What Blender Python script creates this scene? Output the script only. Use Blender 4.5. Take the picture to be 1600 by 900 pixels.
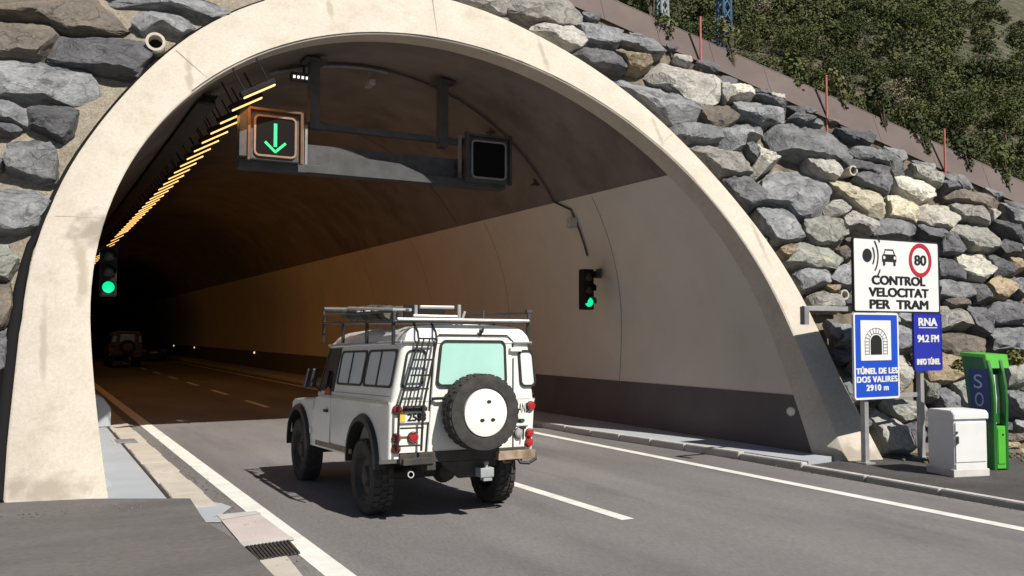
import bpy, bmesh, math, random
import numpy as np
from mathutils import Vector, Matrix, noise
R = math.radians
for o in list(bpy.data.objects): bpy.data.objects.remove(o)
scene = bpy.context.scene
COL = scene.collection

# ------------------------------------------------------------------ camera
FPX, VPX, VPY, CAMH = 1400.0, 41.0, 519.0, 2.0
PITCH = math.atan((VPY-450)/FPX)
CP, SP = math.cos(PITCH), math.sin(PITCH)
def _lev(px, py):
    a, b = (px-800)/FPX, (py-450)/FPX
    return a, b*SP+CP, -(b*CP-SP)
_v = _lev(VPX, VPY); YAW = math.atan2(_v[0], _v[1])
CY, SY = math.cos(YAW), math.sin(YAW)
def ray(px, py):
    l = _lev(px, py)
    return Vector((l[0]*CY-l[1]*SY, l[0]*SY+l[1]*CY, l[2]))
CAM = Vector((0, 0, CAMH))
def hit(px, py, n, k):
    d = ray(px, py); n = Vector(n); return CAM + d*((k-n.dot(CAM))/n.dot(d))
def onY(px, py, y): return hit(px, py, (0,1,0), y)
def onX(px, py, x): return hit(px, py, (1,0,0), x)
def onZ(px, py, z=0.0): return hit(px, py, (0,0,1), z)
SK, TI = -0.223, 0.55                    # the raked, skewed portal face:  y = K + SK x + TI z
K = 11.84 - SK*0.85
def faceY(x, z): return K + SK*x + TI*z
def onE(px, py, off=0.0): return hit(px, py, (-SK, 1, -TI), K+off)

cd = bpy.data.cameras.new('camera'); cam = bpy.data.objects.new('camera', cd); COL.objects.link(cam)
cd.sensor_width = 36; cd.lens = FPX/1600*36; cd.clip_start = 0.1; cd.clip_end = 3000
cam.location = CAM
cam.rotation_euler = (R(90)+PITCH, 0, YAW)
scene.camera = cam
scene.render.resolution_x, scene.render.resolution_y = 1024, 576

# ------------------------------------------------------------------ light
SUN_EL, SUN_AZ = R(46), R(13.5)          # azimuth of travel, left of the tunnel axis
world = bpy.data.worlds.new("World"); scene.world = world; world.use_nodes = True
wn = world.node_tree; bg = wn.nodes['Background']
sky = wn.nodes.new('ShaderNodeTexSky'); sky.sky_type = 'NISHITA'; sky.sun_disc = False
to_sun = Vector((math.sin(SUN_AZ)*math.cos(SUN_EL), -math.cos(SUN_AZ)*math.cos(SUN_EL), math.sin(SUN_EL)))
sky.sun_elevation = SUN_EL; sky.sun_rotation = math.atan2(to_sun.x, to_sun.y); sky.altitude = 900
wn.links.new(sky.outputs[0], bg.inputs[0]); bg.inputs[1].default_value = 0.040
sl = bpy.data.lights.new('sun', 'SUN'); sl.energy = 4.8; sl.angle = R(0.5); sl.color = (1.0, 0.93, 0.83)
so = bpy.data.objects.new('sun', sl); COL.objects.link(so)
so.rotation_euler = (-to_sun).to_track_quat('-Z', 'Y').to_euler(); so.location = (10, -20, 30)
vs = scene.view_settings
vs.view_transform = 'Standard'; vs.look = 'None'; vs.gamma = 1; vs.use_curve_mapping = False; vs.exposure = 0.36
scene.render.engine = 'CYCLES'
scene.cycles.use_denoising = True
scene.cycles.max_bounces = 6; scene.cycles.diffuse_bounces = 4
scene.cycles.sample_clamp_indirect = 6.0

# ------------------------------------------------------------------ materials
MATS = {}
def pmat(name, c1, c2=None, scale=4.0, rough=0.8, bump=0.0, bscale=None, metal=0.0, c3=None, s3=1.0, t3=(0.55,0.7),
         stretch=(1,1,1), emit=None, estr=0.0, coat=0.0, detail=6, rand=False, spec=0.5, dist=0.02, mix=(0.35,0.65), grain=0.0, gs=120, crack=0.0):
    if name in MATS: return MATS[name]
    m = bpy.data.materials.new(name); m.use_nodes = True; t = m.node_tree; N, L = t.nodes, t.links
    b = N['Principled BSDF']; b.inputs['Roughness'].default_value = rough; b.inputs['Metallic'].default_value = metal
    b.inputs['Specular IOR Level'].default_value = spec
    if coat: b.inputs['Coat Weight'].default_value = coat; b.inputs['Coat Roughness'].default_value = 0.08
    tc = N.new('ShaderNodeTexCoord'); mp = N.new('ShaderNodeMapping'); mp.inputs['Scale'].default_value = stretch
    L.new(tc.outputs['Object'], mp.inputs[0]); vec = mp.outputs[0]
    if rand:
        oi = N.new('ShaderNodeObjectInfo'); ml = N.new('ShaderNodeMath'); ml.operation = 'MULTIPLY'; ml.inputs[1].default_value = 57.0
        L.new(oi.outputs['Random'], ml.inputs[0]); ad = N.new('ShaderNodeVectorMath'); ad.operation = 'ADD'
        L.new(vec, ad.inputs[0]); L.new(ml.outputs[0], ad.inputs[1]); vec = ad.outputs[0]
    def ns(sc, d=detail, r=0.6):
        n = N.new('ShaderNodeTexNoise'); n.inputs['Scale'].default_value = sc; n.inputs['Detail'].default_value = d
        n.inputs['Roughness'].default_value = r; L.new(vec, n.inputs['Vector']); return n
    def ramp(src, a, z):
        r = N.new('ShaderNodeMapRange'); r.inputs[1].default_value = a; r.inputs[2].default_value = z; L.new(src, r.inputs[0]); return r.outputs[0]
    if c2 is None: b.inputs['Base Color'].default_value = (*c1, 1)
    else:
        n = ns(scale); mx = N.new('ShaderNodeMix'); mx.data_type = 'RGBA'
        mx.inputs[6].default_value = (*c1, 1); mx.inputs[7].default_value = (*c2, 1); L.new(ramp(n.outputs['Fac'], *mix), mx.inputs[0]); out = mx.outputs[2]
        if c3 is not None:
            n3 = ns(s3, 8, 0.65); m3 = N.new('ShaderNodeMix'); m3.data_type = 'RGBA'; m3.inputs[7].default_value = (*c3, 1)
            L.new(out, m3.inputs[6]); L.new(ramp(n3.outputs['Fac'], *t3), m3.inputs[0]); out = m3.outputs[2]
        if crack:
            dn = ns(1.3, 4, .6); av = N.new('ShaderNodeVectorMath'); av.operation = 'MULTIPLY_ADD'; av.inputs[1].default_value = (.9,.9,.9); L.new(dn.outputs['Color'], av.inputs[0]); L.new(vec, av.inputs[2])
            mq = N.new('ShaderNodeMapping'); mq.inputs['Scale'].default_value = (1.1, 2.6, 1.4); L.new(av.outputs[0], mq.inputs[0])
            vo = N.new('ShaderNodeTexVoronoi'); vo.feature = 'DISTANCE_TO_EDGE'; vo.inputs['Scale'].default_value = crack; L.new(mq.outputs[0], vo.inputs['Vector'])
            cr = N.new('ShaderNodeMapRange'); cr.inputs[1].default_value = 0.0; cr.inputs[2].default_value = 0.035; cr.inputs[3].default_value = 0.42; cr.inputs[4].default_value = 1.0; L.new(vo.outputs['Distance'], cr.inputs[0])
            nm = ns(.9, 3, .6); mm = N.new('ShaderNodeMath'); mm.operation = 'MAXIMUM'; L.new(cr.outputs[0], mm.inputs[0]); L.new(ramp(nm.outputs['Fac'], .40, .58), mm.inputs[1])
            hc_ = N.new('ShaderNodeHueSaturation'); L.new(mm.outputs[0], hc_.inputs['Value']); L.new(out, hc_.inputs['Color']); out = hc_.outputs[0]
        if grain:
            ng = ns(gs, 3, 0.8); hg = N.new('ShaderNodeHueSaturation'); rg_ = N.new('ShaderNodeMapRange'); rg_.inputs[1].default_value = .3; rg_.inputs[2].default_value = .7; rg_.inputs[3].default_value = 1-grain; rg_.inputs[4].default_value = 1+grain
            L.new(ng.outputs['Fac'], rg_.inputs[0]); L.new(rg_.outputs[0], hg.inputs['Value']); L.new(out, hg.inputs['Color']); out = hg.outputs[0]
        if rand:
            hs = N.new('ShaderNodeHueSaturation'); r2 = N.new('ShaderNodeMapRange'); r2.inputs[3].default_value = 0.72; r2.inputs[4].default_value = 1.25
            L.new(oi.outputs['Random'], r2.inputs[0]); L.new(r2.outputs[0], hs.inputs['Value']); L.new(out, hs.inputs['Color']); out = hs.outputs[0]
        L.new(out, b.inputs['Base Color'])
    if bump:
        nb = ns(bscale or scale*5, 8, 0.7); bp = N.new('ShaderNodeBump'); bp.inputs['Strength'].default_value = bump; bp.inputs['Distance'].default_value = dist
        L.new(nb.outputs['Fac'], bp.inputs['Height']); L.new(bp.outputs[0], b.inputs['Normal'])
    if emit: b.inputs['Emission Color'].default_value = (*emit, 1); b.inputs['Emission Strength'].default_value = estr
    MATS[name] = m; return m

M_ring = pmat('portal_concrete', (0.49,0.447,0.382), (0.545,0.502,0.436), 1.6, 0.85, 0.35, 60, c3=(0.40,0.35,0.28), s3=2.2, t3=(0.52,0.85), dist=0.012, grain=.10, gs=22)
def ring_stain(m, centre, rad, col):
    t = m.node_tree; N, L = t.nodes, t.links; b = N['Principled BSDF']; src = b.inputs['Base Color'].links[0].from_socket
    tc = N.new('ShaderNodeTexCoord'); mp = N.new('ShaderNodeMapping'); mp.vector_type = 'TEXTURE'; mp.inputs['Location'].default_value = centre; mp.inputs['Scale'].default_value = rad
    L.new(tc.outputs['Object'], mp.inputs[0]); ln = N.new('ShaderNodeVectorMath'); ln.operation = 'LENGTH'; L.new(mp.outputs[0], ln.inputs[0])
    nz = N.new('ShaderNodeTexNoise'); nz.inputs['Scale'].default_value = 5; nz.inputs['Detail'].default_value = 6; L.new(tc.outputs['Object'], nz.inputs['Vector'])
    ad = N.new('ShaderNodeMath'); ad.operation = 'MULTIPLY_ADD'; ad.inputs[1].default_value = 2.2; L.new(nz.outputs['Fac'], ad.inputs[0]); L.new(ln.outputs['Value'], ad.inputs[2])
    mr = N.new('ShaderNodeMapRange'); mr.inputs[1].default_value = 2.15; mr.inputs[2].default_value = 1.45; mr.inputs[3].default_value = 0; mr.inputs[4].default_value = 0.9; L.new(ad.outputs[0], mr.inputs[0])
    mx = N.new('ShaderNodeMix'); mx.data_type = 'RGBA'; mx.inputs[7].default_value = (*col, 1); L.new(src, mx.inputs[6]); L.new(mr.outputs[0], mx.inputs[0]); L.new(mx.outputs[2], b.inputs['Base Color'])
ring_stain(M_ring, (-5.05, 2.85, 3.42), (0.38, 0.9, 0.30), (0.27,0.24,0.20))
ring_stain(M_ring, (-5.22, 2.6, 2.85), (0.10, 0.9, 0.62), (0.36,0.32,0.26))
def ring_at(x, z): return (x-CXT_, 12.0-.223*x+.55*z-10.8, z)
CXT_ = 5.86
for x_, z_, rx, rz, c_ in ((2.2,6.1,.07,.5,(.37,.33,.27)),(4.6,7.7,.06,.42,(.38,.34,.28)),(8.3,7.2,.06,.5,(.36,.32,.26)),(10.0,5.6,.05,.45,(.37,.33,.27)),(11.1,3.6,.05,.4,(.36,.32,.26)),(0.25,0.15,.55,.22,(.34,.30,.25)),(11.2,0.1,.5,.2,(.34,.30,.25)),(0.2,1.9,.05,.6,(.38,.34,.29))):
    ring_stain(M_ring, ring_at(x_, z_), (rx, 1.2, rz), c_)
M_ringj = pmat('joint_mortar', (0.42,0.375,0.305), None, rough=0.9)
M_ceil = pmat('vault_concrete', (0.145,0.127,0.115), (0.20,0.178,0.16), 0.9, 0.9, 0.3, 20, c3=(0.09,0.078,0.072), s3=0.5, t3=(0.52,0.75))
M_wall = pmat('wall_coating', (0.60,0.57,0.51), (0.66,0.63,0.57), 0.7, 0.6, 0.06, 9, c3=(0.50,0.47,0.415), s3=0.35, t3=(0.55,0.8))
M_dado = pmat('dado_paint', (0.098,0.09,0.098), (0.12,0.11,0.117), 1.2, 0.7, 0.05, 14)
M_asph = pmat('road_asphalt', (0.132,0.127,0.129), (0.205,0.197,0.198), 0.5, 0.9, 0.6, 110, c3=(0.104,0.099,0.101), s3=1.1, t3=(0.54,0.80), stretch=(1,0.22,1), dist=0.01, grain=.22, gs=45)
M_asph2 = pmat('apron_asphalt', (0.098,0.093,0.094), (0.142,0.135,0.134), 1.1, 0.92, 0.6, 110, c3=(0.13,0.12,0.116), s3=0.9, t3=(0.5,0.8), stretch=(0.35,1,1), dist=0.01, grain=.22, gs=40)
M_asph3 = pmat('gravelly_asphalt', (0.05,0.047,0.048), (0.08,0.075,0.074), 1.2, 0.95, 0.8, 90, dist=0.012, grain=.3, gs=30)
M_white = pmat('road_paint', (0.78,0.78,0.75), (0.62,0.61,0.58), 3.0, 0.7, 0.2, 60, c3=(0.40,0.385,0.37), s3=9, t3=(0.62,0.78))
M_pave = pmat('pavement_concrete', (0.33,0.36,0.40), (0.38,0.41,0.45), 0.8, 0.85, 0.15, 40, c3=(0.29,0.31,0.34), s3=2.0, t3=(0.58,0.8))
M_gutter = pmat('gutter_concrete', (0.42,0.39,0.34), (0.52,0.485,0.43), 1.5, 0.9, 0.3, 50, c3=(0.34,0.30,0.24), s3=3, t3=(0.58,0.75))
M_slab = pmat('slab_concrete', (0.44,0.39,0.38), (0.52,0.47,0.46), 2, 0.9, 0.2, 50, c3=(0.34,0.30,0.29), s3=4, t3=(0.6,0.8))
M_kerb = pmat('kerb_concrete', (0.42,0.41,0.40), (0.52,0.51,0.49), 3, 0.88, 0.2, 50)
M_iron = pmat('cast_iron', (0.05,0.048,0.047), (0.08,0.075,0.07), 8, 0.6, 0.2, 40, metal=0.4)
M_ground = pmat('valley_ground', (0.16,0.14,0.10), (0.10,0.10,0.055), 0.2, 0.95, 0.4, 8)
M_sand = pmat('sandy_mortar', (0.27,0.24,0.19), (0.36,0.32,0.25), 7, 0.95, 1.0, 30, c3=(0.17,0.15,0.12), s3=1.6, t3=(0.52,0.75), dist=0.04, grain=.35, gs=26)
M_earth = pmat('gap_earth', (0.17,0.14,0.10), (0.25,0.21,0.155), 3, 0.95, 0.9, 22, c3=(0.08,0.07,0.055), s3=2.2, t3=(0.45,0.65), dist=0.03)
M_soil = pmat('hill_soil', (0.058,0.060,0.030), (0.036,0.043,0.020), 1.1, 0.95, 0.8, 6, c3=(0.15,0.118,0.095), s3=0.5, t3=(0.5,0.66))
STR = (1.0, 1.0, 3.2)
ROCKM = {
 'g': pmat('slate_grey', (0.165,0.175,0.190), (0.285,0.296,0.308), 2.2, 0.75, 0.9, 9, c3=(0.101,0.105,0.118), s3=1.7, t3=(0.50,0.68), stretch=STR, rand=True, grain=.28, gs=14, crack=1.0, dist=0.05),
 'd': pmat('slate_dark', (0.080,0.082,0.094), (0.143,0.147,0.160), 2.6, 0.65, 1.0, 9, c3=(0.202,0.202,0.210), s3=2.4, t3=(0.55,0.72), stretch=STR, rand=True, grain=.28, gs=14, crack=1.0, dist=0.05),
 'l': pmat('gneiss_pale', (0.307,0.297,0.273), (0.417,0.406,0.376), 3.0, 0.8, 0.9, 10, c3=(0.198,0.198,0.194), s3=2.2, t3=(0.50,0.7), stretch=STR, rand=True, grain=.28, gs=14, crack=1.0, dist=0.05),
 'c': pmat('quartzite_cream', (0.417,0.381,0.281), (0.526,0.495,0.390), 2.4, 0.8, 0.8, 9, c3=(0.291,0.258,0.181), s3=1.9, t3=(0.54,0.75), stretch=STR, rand=True, grain=.28, gs=14, crack=1.0, dist=0.04),
 'w': pmat('quartz_white', (0.536,0.508,0.435), (0.647,0.628,0.554), 2.6, 0.75, 0.8, 9, c3=(0.332,0.305,0.250), s3=2.4, t3=(0.57,0.75), stretch=STR, rand=True, grain=.28, gs=14, crack=1.0, dist=0.04),
 'b': pmat('schist_brown', (0.113,0.099,0.084), (0.185,0.160,0.134), 2.4, 0.8, 1.0, 9, c3=(0.252,0.185,0.118), s3=1.8, t3=(0.56,0.74), stretch=STR, rand=True, grain=.28, gs=14, crack=1.0, dist=0.05),
 't': pmat('stone_tan', (0.269,0.210,0.139), (0.370,0.307,0.210), 2.6, 0.85, 0.9, 9, c3=(0.160,0.126,0.084), s3=2.2, t3=(0.54,0.74), stretch=STR, rand=True, grain=.28, gs=14, crack=1.0, dist=0.04),
 'm': pmat('stone_mossy', (0.196,0.201,0.184), (0.299,0.305,0.276), 2.6, 0.85, 0.9, 9, c3=(0.333,0.328,0.241), s3=2.2, t3=(0.56,0.74), stretch=STR, rand=True, grain=.28, gs=14, crack=1.0, dist=0.05),
}
M_galv = pmat('galvanised_steel', (0.36,0.37,0.38), (0.46,0.47,0.48), 6, 0.5, 0.05, 30, metal=0.5)
M_dsteel = pmat('dark_steel', (0.055,0.055,0.06), (0.085,0.085,0.09), 5, 0.6, 0.05, 30, metal=0.3)
M_gsteel = pmat('grey_steel', (0.20,0.21,0.22), (0.27,0.28,0.29), 3, 0.6, 0.05, 30, metal=0.2)
M_gantry = pmat('gantry_steel', (0.05,0.054,0.057), (0.075,0.08,0.084), 3, 0.7, 0.05, 30, metal=0.2)
M_glowvisor = pmat('lamp_tinted_visor', (0.10,0.055,0.028), (0.15,0.085,0.04), 6, 0.7)  # orange glow of the tunnel lamps put into the visor colour
M_glowframe = pmat('lamp_tinted_frame', (0.22,0.14,0.09), (0.28,0.18,0.12), 6, 0.6)  # same lamp glow put into the frame colour
M_black = pmat('black_plastic', (0.009,0.009,0.010), (0.015,0.015,0.016), 8, 0.7, 0.03, 40, spec=.2)
M_face = pmat('signal_face', (0.004,0.004,0.005), None, rough=0.7, spec=0.15)
M_green_on = pmat('green_lamp', (0.02,0.4,0.2), None, rough=0.4, emit=(0.03,0.62,0.12), estr=1.0)
M_green_tl = pmat('green_signal_lens', (0.02,0.4,0.25), None, rough=0.3, emit=(0.0,0.80,0.30), estr=0.9)
M_lensoff = pmat('unlit_lens', (0.03,0.03,0.03), None, rough=0.25)
M_lamp = pmat('sodium_diffuser', (0.8,0.6,0.3), None, rough=0.5, emit=(1.0,0.56,0.17), estr=1.35)
M_signw = pmat('sign_white', (0.66,0.68,0.69), (0.72,0.74,0.75), 2, 0.45, 0.0)
M_signb = pmat('sign_blue', (0.008,0.06,0.46), (0.010,0.07,0.52), 2, 0.45, 0.0)
M_signd = pmat('sign_dark_blue', (0.012,0.02,0.30), (0.015,0.025,0.35), 2, 0.45, 0.0)
M_signk = pmat('sign_black', (0.012,0.012,0.014), None, rough=0.5)
M_signr = pmat('sign_red', (0.42,0.015,0.03), None, rough=0.5)
M_cab = pmat('cabinet_enamel', (0.66,0.68,0.68), (0.72,0.74,0.735), 2.5, 0.5, 0.04, 20, c3=(0.5,0.5,0.47), s3=5, t3=(0.66,0.85))
M_cabbase = pmat('cabinet_plinth', (0.5,0.49,0.47), (0.6,0.59,0.57), 4, 0.8, 0.1, 30)
M_sos = pmat('sos_green', (0.075,0.40,0.035), (0.09,0.45,0.045), 2, 0.4, 0.0)
M_sosd = pmat('sos_dark_green', (0.01,0.115,0.02), (0.013,0.135,0.025), 2, 0.45, 0.0)
M_sosb = pmat('sos_blue', (0.01,0.035,0.14), (0.012,0.04,0.16), 2, 0.4, 0.0)
M_sosl = pmat('sos_letter', (0.35,0.42,0.52), None, rough=0.5)
M_sosp = pmat('sos_pale_panel', (0.5,0.62,0.48), None, rough=0.5)
M_corten = pmat('weathered_steel', (0.115,0.090,0.085), (0.15,0.12,0.112), 0.8, 0.85, 0.1, 20, c3=(0.09,0.066,0.06), s3=2, t3=(0.58,0.8))
M_redp = pmat('red_pole_paint', (0.44,0.12,0.095), (0.52,0.17,0.13), 4, 0.6)
M_fence = pmat('fence_wire', (0.30,0.33,0.31), None, rough=0.6, metal=0.4)
M_pylb = pmat('blue_mast_paint', (0.05,0.13,0.24), None, rough=0.6)
M_pylw = pmat('grey_mast_paint', (0.32,0.36,0.38), None, rough=0.6)
M_bark = pmat('bark', (0.09,0.07,0.05), (0.14,0.11,0.085), 8, 0.95, 0.6, 30)
def leaf(name, a, b, tr=0.25):
    if name in MATS: return MATS[name]
    m = pmat(name, a, b, 0.35 if 'wood' in name else 0.9, 0.75, spec=0.2, detail=3, mix=(0.35,0.65))
    return m
M_leaf = [leaf('oak_leaf', (0.055,0.075,0.022), (0.105,0.13,0.038)), leaf('dark_leaf', (0.028,0.043,0.016), (0.058,0.075,0.025)),
          leaf('olive_leaf', (0.10,0.11,0.045), (0.16,0.165,0.07)), leaf('dry_leaf', (0.17,0.16,0.105), (0.25,0.235,0.16))]
M_wood = leaf('woodland_leaf', (0.044,0.060,0.020), (0.112,0.122,0.048))
M_paint = pmat('white_car_paint', (0.74,0.735,0.70), (0.78,0.775,0.745), 1.6, 0.38, 0.02, 30, coat=0.25, c3=(0.56,0.53,0.47), s3=2.6, t3=(0.60,0.92), grain=.05, gs=30)
M_rubber = pmat('tyre_rubber', (0.024,0.024,0.024), (0.05,0.048,0.046), 9, 0.85, 0.3, 60)
M_trim = pmat('black_trim', (0.014,0.014,0.015), (0.022,0.022,0.023), 8, 0.55, 0.05, 60)
M_under = pmat('underbody_metal', (0.03,0.028,0.026), (0.06,0.052,0.045), 6, 0.7, 0.3, 30)
M_rust = pmat('rusty_steel', (0.22,0.15,0.10), (0.36,0.29,0.22), 9, 0.8, 0.3, 40, c3=(0.13,0.075,0.045), s3=5, t3=(0.5,0.7))
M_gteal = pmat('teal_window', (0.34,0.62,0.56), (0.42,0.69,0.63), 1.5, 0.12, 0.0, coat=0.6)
M_gside = pmat('grey_blue_reflection', (0.60,0.67,0.71), (0.70,0.76,0.80), 1.2, 0.12, 0.0, coat=0.6)  # grey-blue reflection on the side glass, put into the base colour
M_gpale = pmat('pale_reflection', (0.62,0.70,0.70), (0.68,0.75,0.75), 1.5, 0.12, 0.0, coat=0.6)  # whitish reflection on the corner glass, put into the base colour
M_gdark = pmat('dark_window', (0.012,0.014,0.016), None, rough=0.06)
M_red = pmat('red_lens', (0.33,0.012,0.015), (0.42,0.02,0.02), 9, 0.18, coat=0.6)
M_clear = pmat('clear_lens', (0.45,0.46,0.47), None, rough=0.12, coat=0.8, metal=0.3)
M_plate = pmat('plate_white', (0.70,0.70,0.70), None, rough=0.5)
M_yellow = pmat('plate_yellow', (0.62,0.48,0.08), None, rough=0.5)
M_badge = pmat('badge_green', (0.02,0.07,0.05), None, rough=0.4)
M_bluecan = pmat('bluish_grey_paint', (0.25,0.28,0.30), (0.35,0.37,0.38), 4, 0.6)
M_alu = pmat('worn_aluminium', (0.45,0.45,0.44), (0.58,0.58,0.57), 8, 0.45, 0.05, 40, metal=0.6)
M_sticker = pmat('red_sticker', (0.42,0.04,0.03), None, rough=0.5)
M_tanpaint = pmat('sandy_car_paint', (0.42,0.36,0.30), (0.46,0.40,0.33), 2, 0.5)
M_carblk = pmat('dark_car_paint', (0.03,0.03,0.035), None, rough=0.35, coat=0.4)
M_pipe = pmat('pipe_concrete', (0.46,0.43,0.37), (0.54,0.51,0.45), 6, 0.85, 0.2, 50)
M_cable = pmat('cable_sheath', (0.012,0.012,0.013), None, rough=0.95, spec=0.1)
M_refl = pmat('reflector', (0.7,0.68,0.6), None, rough=0.2, coat=0.5)
M_moss = leaf('weed_leaf', (0.07,0.10,0.025), (0.20,0.19,0.07))

# ------------------------------------------------------------------ helpers
class MB:
    def __init__(s): s.bm = bmesh.new()
    def poly(s, pts, faces):
        v = [s.bm.verts.new(p) for p in pts]
        out = []
        for f in faces:
            try: out.append(s.bm.faces.new([v[i] for i in f]))
            except ValueError: pass
        return v
    def box(s, c, d, rot=None, bev=0.0):
        b = bmesh.new(); bmesh.ops.create_cube(b, size=1.0)
        bmesh.ops.scale(b, vec=d, verts=b.verts)
        if bev: bmesh.ops.bevel(b, geom=b.edges[:], offset=bev, segments=2, affect='EDGES', profile=0.6)
        M = Matrix.Translation(c)
        if rot is not None: M = M @ rot.to_4x4()
        bmesh.ops.transform(b, matrix=M, verts=b.verts); s.join(b)
    def join(s, b):
        me = bpy.data.meshes.new('tmp'); b.to_mesh(me); b.free(); s.bm.from_mesh(me); bpy.data.meshes.remove(me)
    def mesh(s, me, M=None):
        if M is not None: me.transform(M)
        s.bm.from_mesh(me); bpy.data.meshes.remove(me)
    def tube(s, pts, r, n=8, cap=True):
        pts = [Vector(p) for p in pts]; rings = []; rr = r if isinstance(r, (list, tuple)) else [r]*len(pts)
        up = None
        for i, p in enumerate(pts):
            d = (pts[min(i+1, len(pts)-1)]-pts[max(i-1, 0)]).normalized()
            if up is None: up = d.orthogonal().normalized()
            a = (up - d*up.dot(d))
            a = a.normalized() if a.length > 1e-6 else d.orthogonal().normalized()
            up = a; c = d.cross(a)
            rings.append([s.bm.verts.new(p+(a*math.cos(t)+c*math.sin(t))*rr[i]) for t in [2*math.pi*k/n for k in range(n)]])
        for A, B in zip(rings, rings[1:]):
            for k in range(n): s.bm.faces.new((A[k], A[(k+1)%n], B[(k+1)%n], B[k]))
        if cap: s.bm.faces.new(rings[0][::-1]); s.bm.faces.new(rings[-1])
    def lathe(s, prof, M, n=40, close=False):
        """prof: (r, h) about local Z, placed by matrix M"""
        rings = []
        for r, h in prof:
            if r < 1e-6: rings.append([s.bm.verts.new(M @ Vector((0,0,h)))])
            else: rings.append([s.bm.verts.new(M @ Vector((r*math.cos(2*math.pi*k/n), r*math.sin(2*math.pi*k/n), h))) for k in range(n)])
        seq = list(zip(rings, rings[1:]))
        if close: seq.append((rings[-1], rings[0]))
        for A, B in seq:
            for k in range(n):
                a = [A[k % len(A)], A[(k+1) % len(A)], B[(k+1) % len(B)], B[k % len(B)]]
                f = []
                for v in a:
                    if v not in f: f.append(v)
                if len(f) > 2: s.bm.faces.new(f)
    def prism(s, pts, ext, bev=0.0):
        """closed outline pts (3D, planar) extruded by vector ext"""
        b = bmesh.new(); n = len(pts); ext = Vector(ext)
        A = [b.verts.new(p) for p in pts]; B = [b.verts.new(Vector(p)+ext) for p in pts]
        b.faces.new(A); b.faces.new(B[::-1])
        for i in range(n): b.faces.new((A[(i+1)%n], A[i], B[i], B[(i+1)%n]))
        bmesh.ops.recalc_face_normals(b, faces=b.faces)
        if bev: bmesh.ops.bevel(b, geom=b.edges[:], offset=bev, segments=2, affect='EDGES')
        s.join(b)
    def build(s, name, mat, parent=None, loc=None, smooth=None, warp=None, recalc=True):
        if recalc: bmesh.ops.recalc_face_normals(s.bm, faces=s.bm.faces)
        if warp:
            for v in s.bm.verts: v.co = warp(v.co)
        me = bpy.data.meshes.new(name); s.bm.to_mesh(me); s.bm.free()
        o = bpy.data.objects.new(name, me); COL.objects.link(o); me.materials.append(mat)
        if smooth is not None:
            me.polygons.foreach_set('use_smooth', [True]*len(me.polygons))
            if smooth < 180: me.set_sharp_from_angle(angle=R(smooth))
        if parent is not None: o.parent = parent
        if loc is not None: o.location = loc
        return o
def tag(o, label=None, cat=None, group=None, kind=None):
    if label: o['label'] = label
    if cat: o['category'] = cat
    if group: o['group'] = group
    if kind: o['kind'] = kind
    return o
def thing(name, label, cat, loc=(0,0,0), rotz=0.0, group=None):
    o = bpy.data.objects.new(name, None); COL.objects.link(o); o.empty_display_size = 0.2
    o.location = loc; o.rotation_euler = (0,0,rotz); return tag(o, label, cat, group)
def rooted(ob, loc):
    """move a top-level mesh's origin to loc"""
    loc = Vector(loc); ob.data.transform(Matrix.Translation(-loc)); ob.location = loc; return ob
def sheet(name, pts, z, mat, kind='structure'):
    m = MB(); m.poly([(p[0], p[1], z) for p in pts], [range(len(pts))])
    o = m.build(name, mat); o['kind'] = kind; return o
def slab(name, pts, z0, z1, mat, bev=0.0, kind='structure'):
    m = MB(); m.prism([(p[0], p[1], z0) for p in pts], (0,0,z1-z0), bev); o = m.build(name, mat); o['kind'] = kind; return o
def rrect(w, h, r, n=5):
    pts = []
    for cx, cy, a0 in ((w/2-r, h/2-r, 0), (-w/2+r, h/2-r, 90), (-w/2+r, -h/2+r, 180), (w/2-r, -h/2+r, 270)):
        for k in range(n+1):
            a = R(a0+90*k/n); pts.append((cx+r*math.cos(a), cy+r*math.sin(a)))
    return pts
def text_mesh(txt, w=None, h=0.1, bold=0.0, ext=0.002, space=1.0):
    cu = bpy.data.curves.new('t', 'FONT'); cu.body = txt; cu.size = 1; cu.align_x = 'CENTER'; cu.space_character = space
    ob = bpy.data.objects.new('t', cu); COL.objects.link(ob); dg = bpy.context.evaluated_depsgraph_get()
    me = bpy.data.meshes.new_from_object(ob.evaluated_get(dg)); bpy.data.objects.remove(ob); bpy.data.curves.remove(cu)
    co = np.empty(len(me.vertices)*3); me.vertices.foreach_get('co', co); co = co.reshape(-1,3)
    lo, hi = co.min(0), co.max(0); sy = h/(hi[1]-lo[1]); sx = (w/(hi[0]-lo[0])) if w else sy
    co = (co-np.array([(lo[0]+hi[0])/2, (lo[1]+hi[1])/2, 0]))*np.array([sx, sy, 1])
    me.vertices.foreach_set('co', co.ravel()); 
    if bold > 0:                               # a heavier face: the outline laid over itself, each pass a hair deeper
        b = bmesh.new(); st = bold*h*1.8; k = 0
        for dx in (-2, -1, 0, 1, 2):
            for dy in (-1, 1):
                m2 = me.copy(); m2.transform(Matrix.Translation((dx*st, dy*st*.7, k*.0004))); b.from_mesh(m2); bpy.data.meshes.remove(m2); k += 1
        b.to_mesh(me); b.free()
    return me
XZ = Matrix(((1,0,0,0),(0,0,-1,0),(0,1,0,0),(0,0,0,1)))        # text plane (x, y) -> (x, z), facing -y
def lettering(txt, x, y, z, w, h, mat, parent, bold=0.0, rot=None, name='lettering', space=1.0):
    m = MB(); m.mesh(text_mesh(txt, w, h, bold, 0.003, space), Matrix.Translation((x, y, z)) @ (rot or Matrix()) @ XZ)
    return m.build(name, mat, parent)
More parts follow.
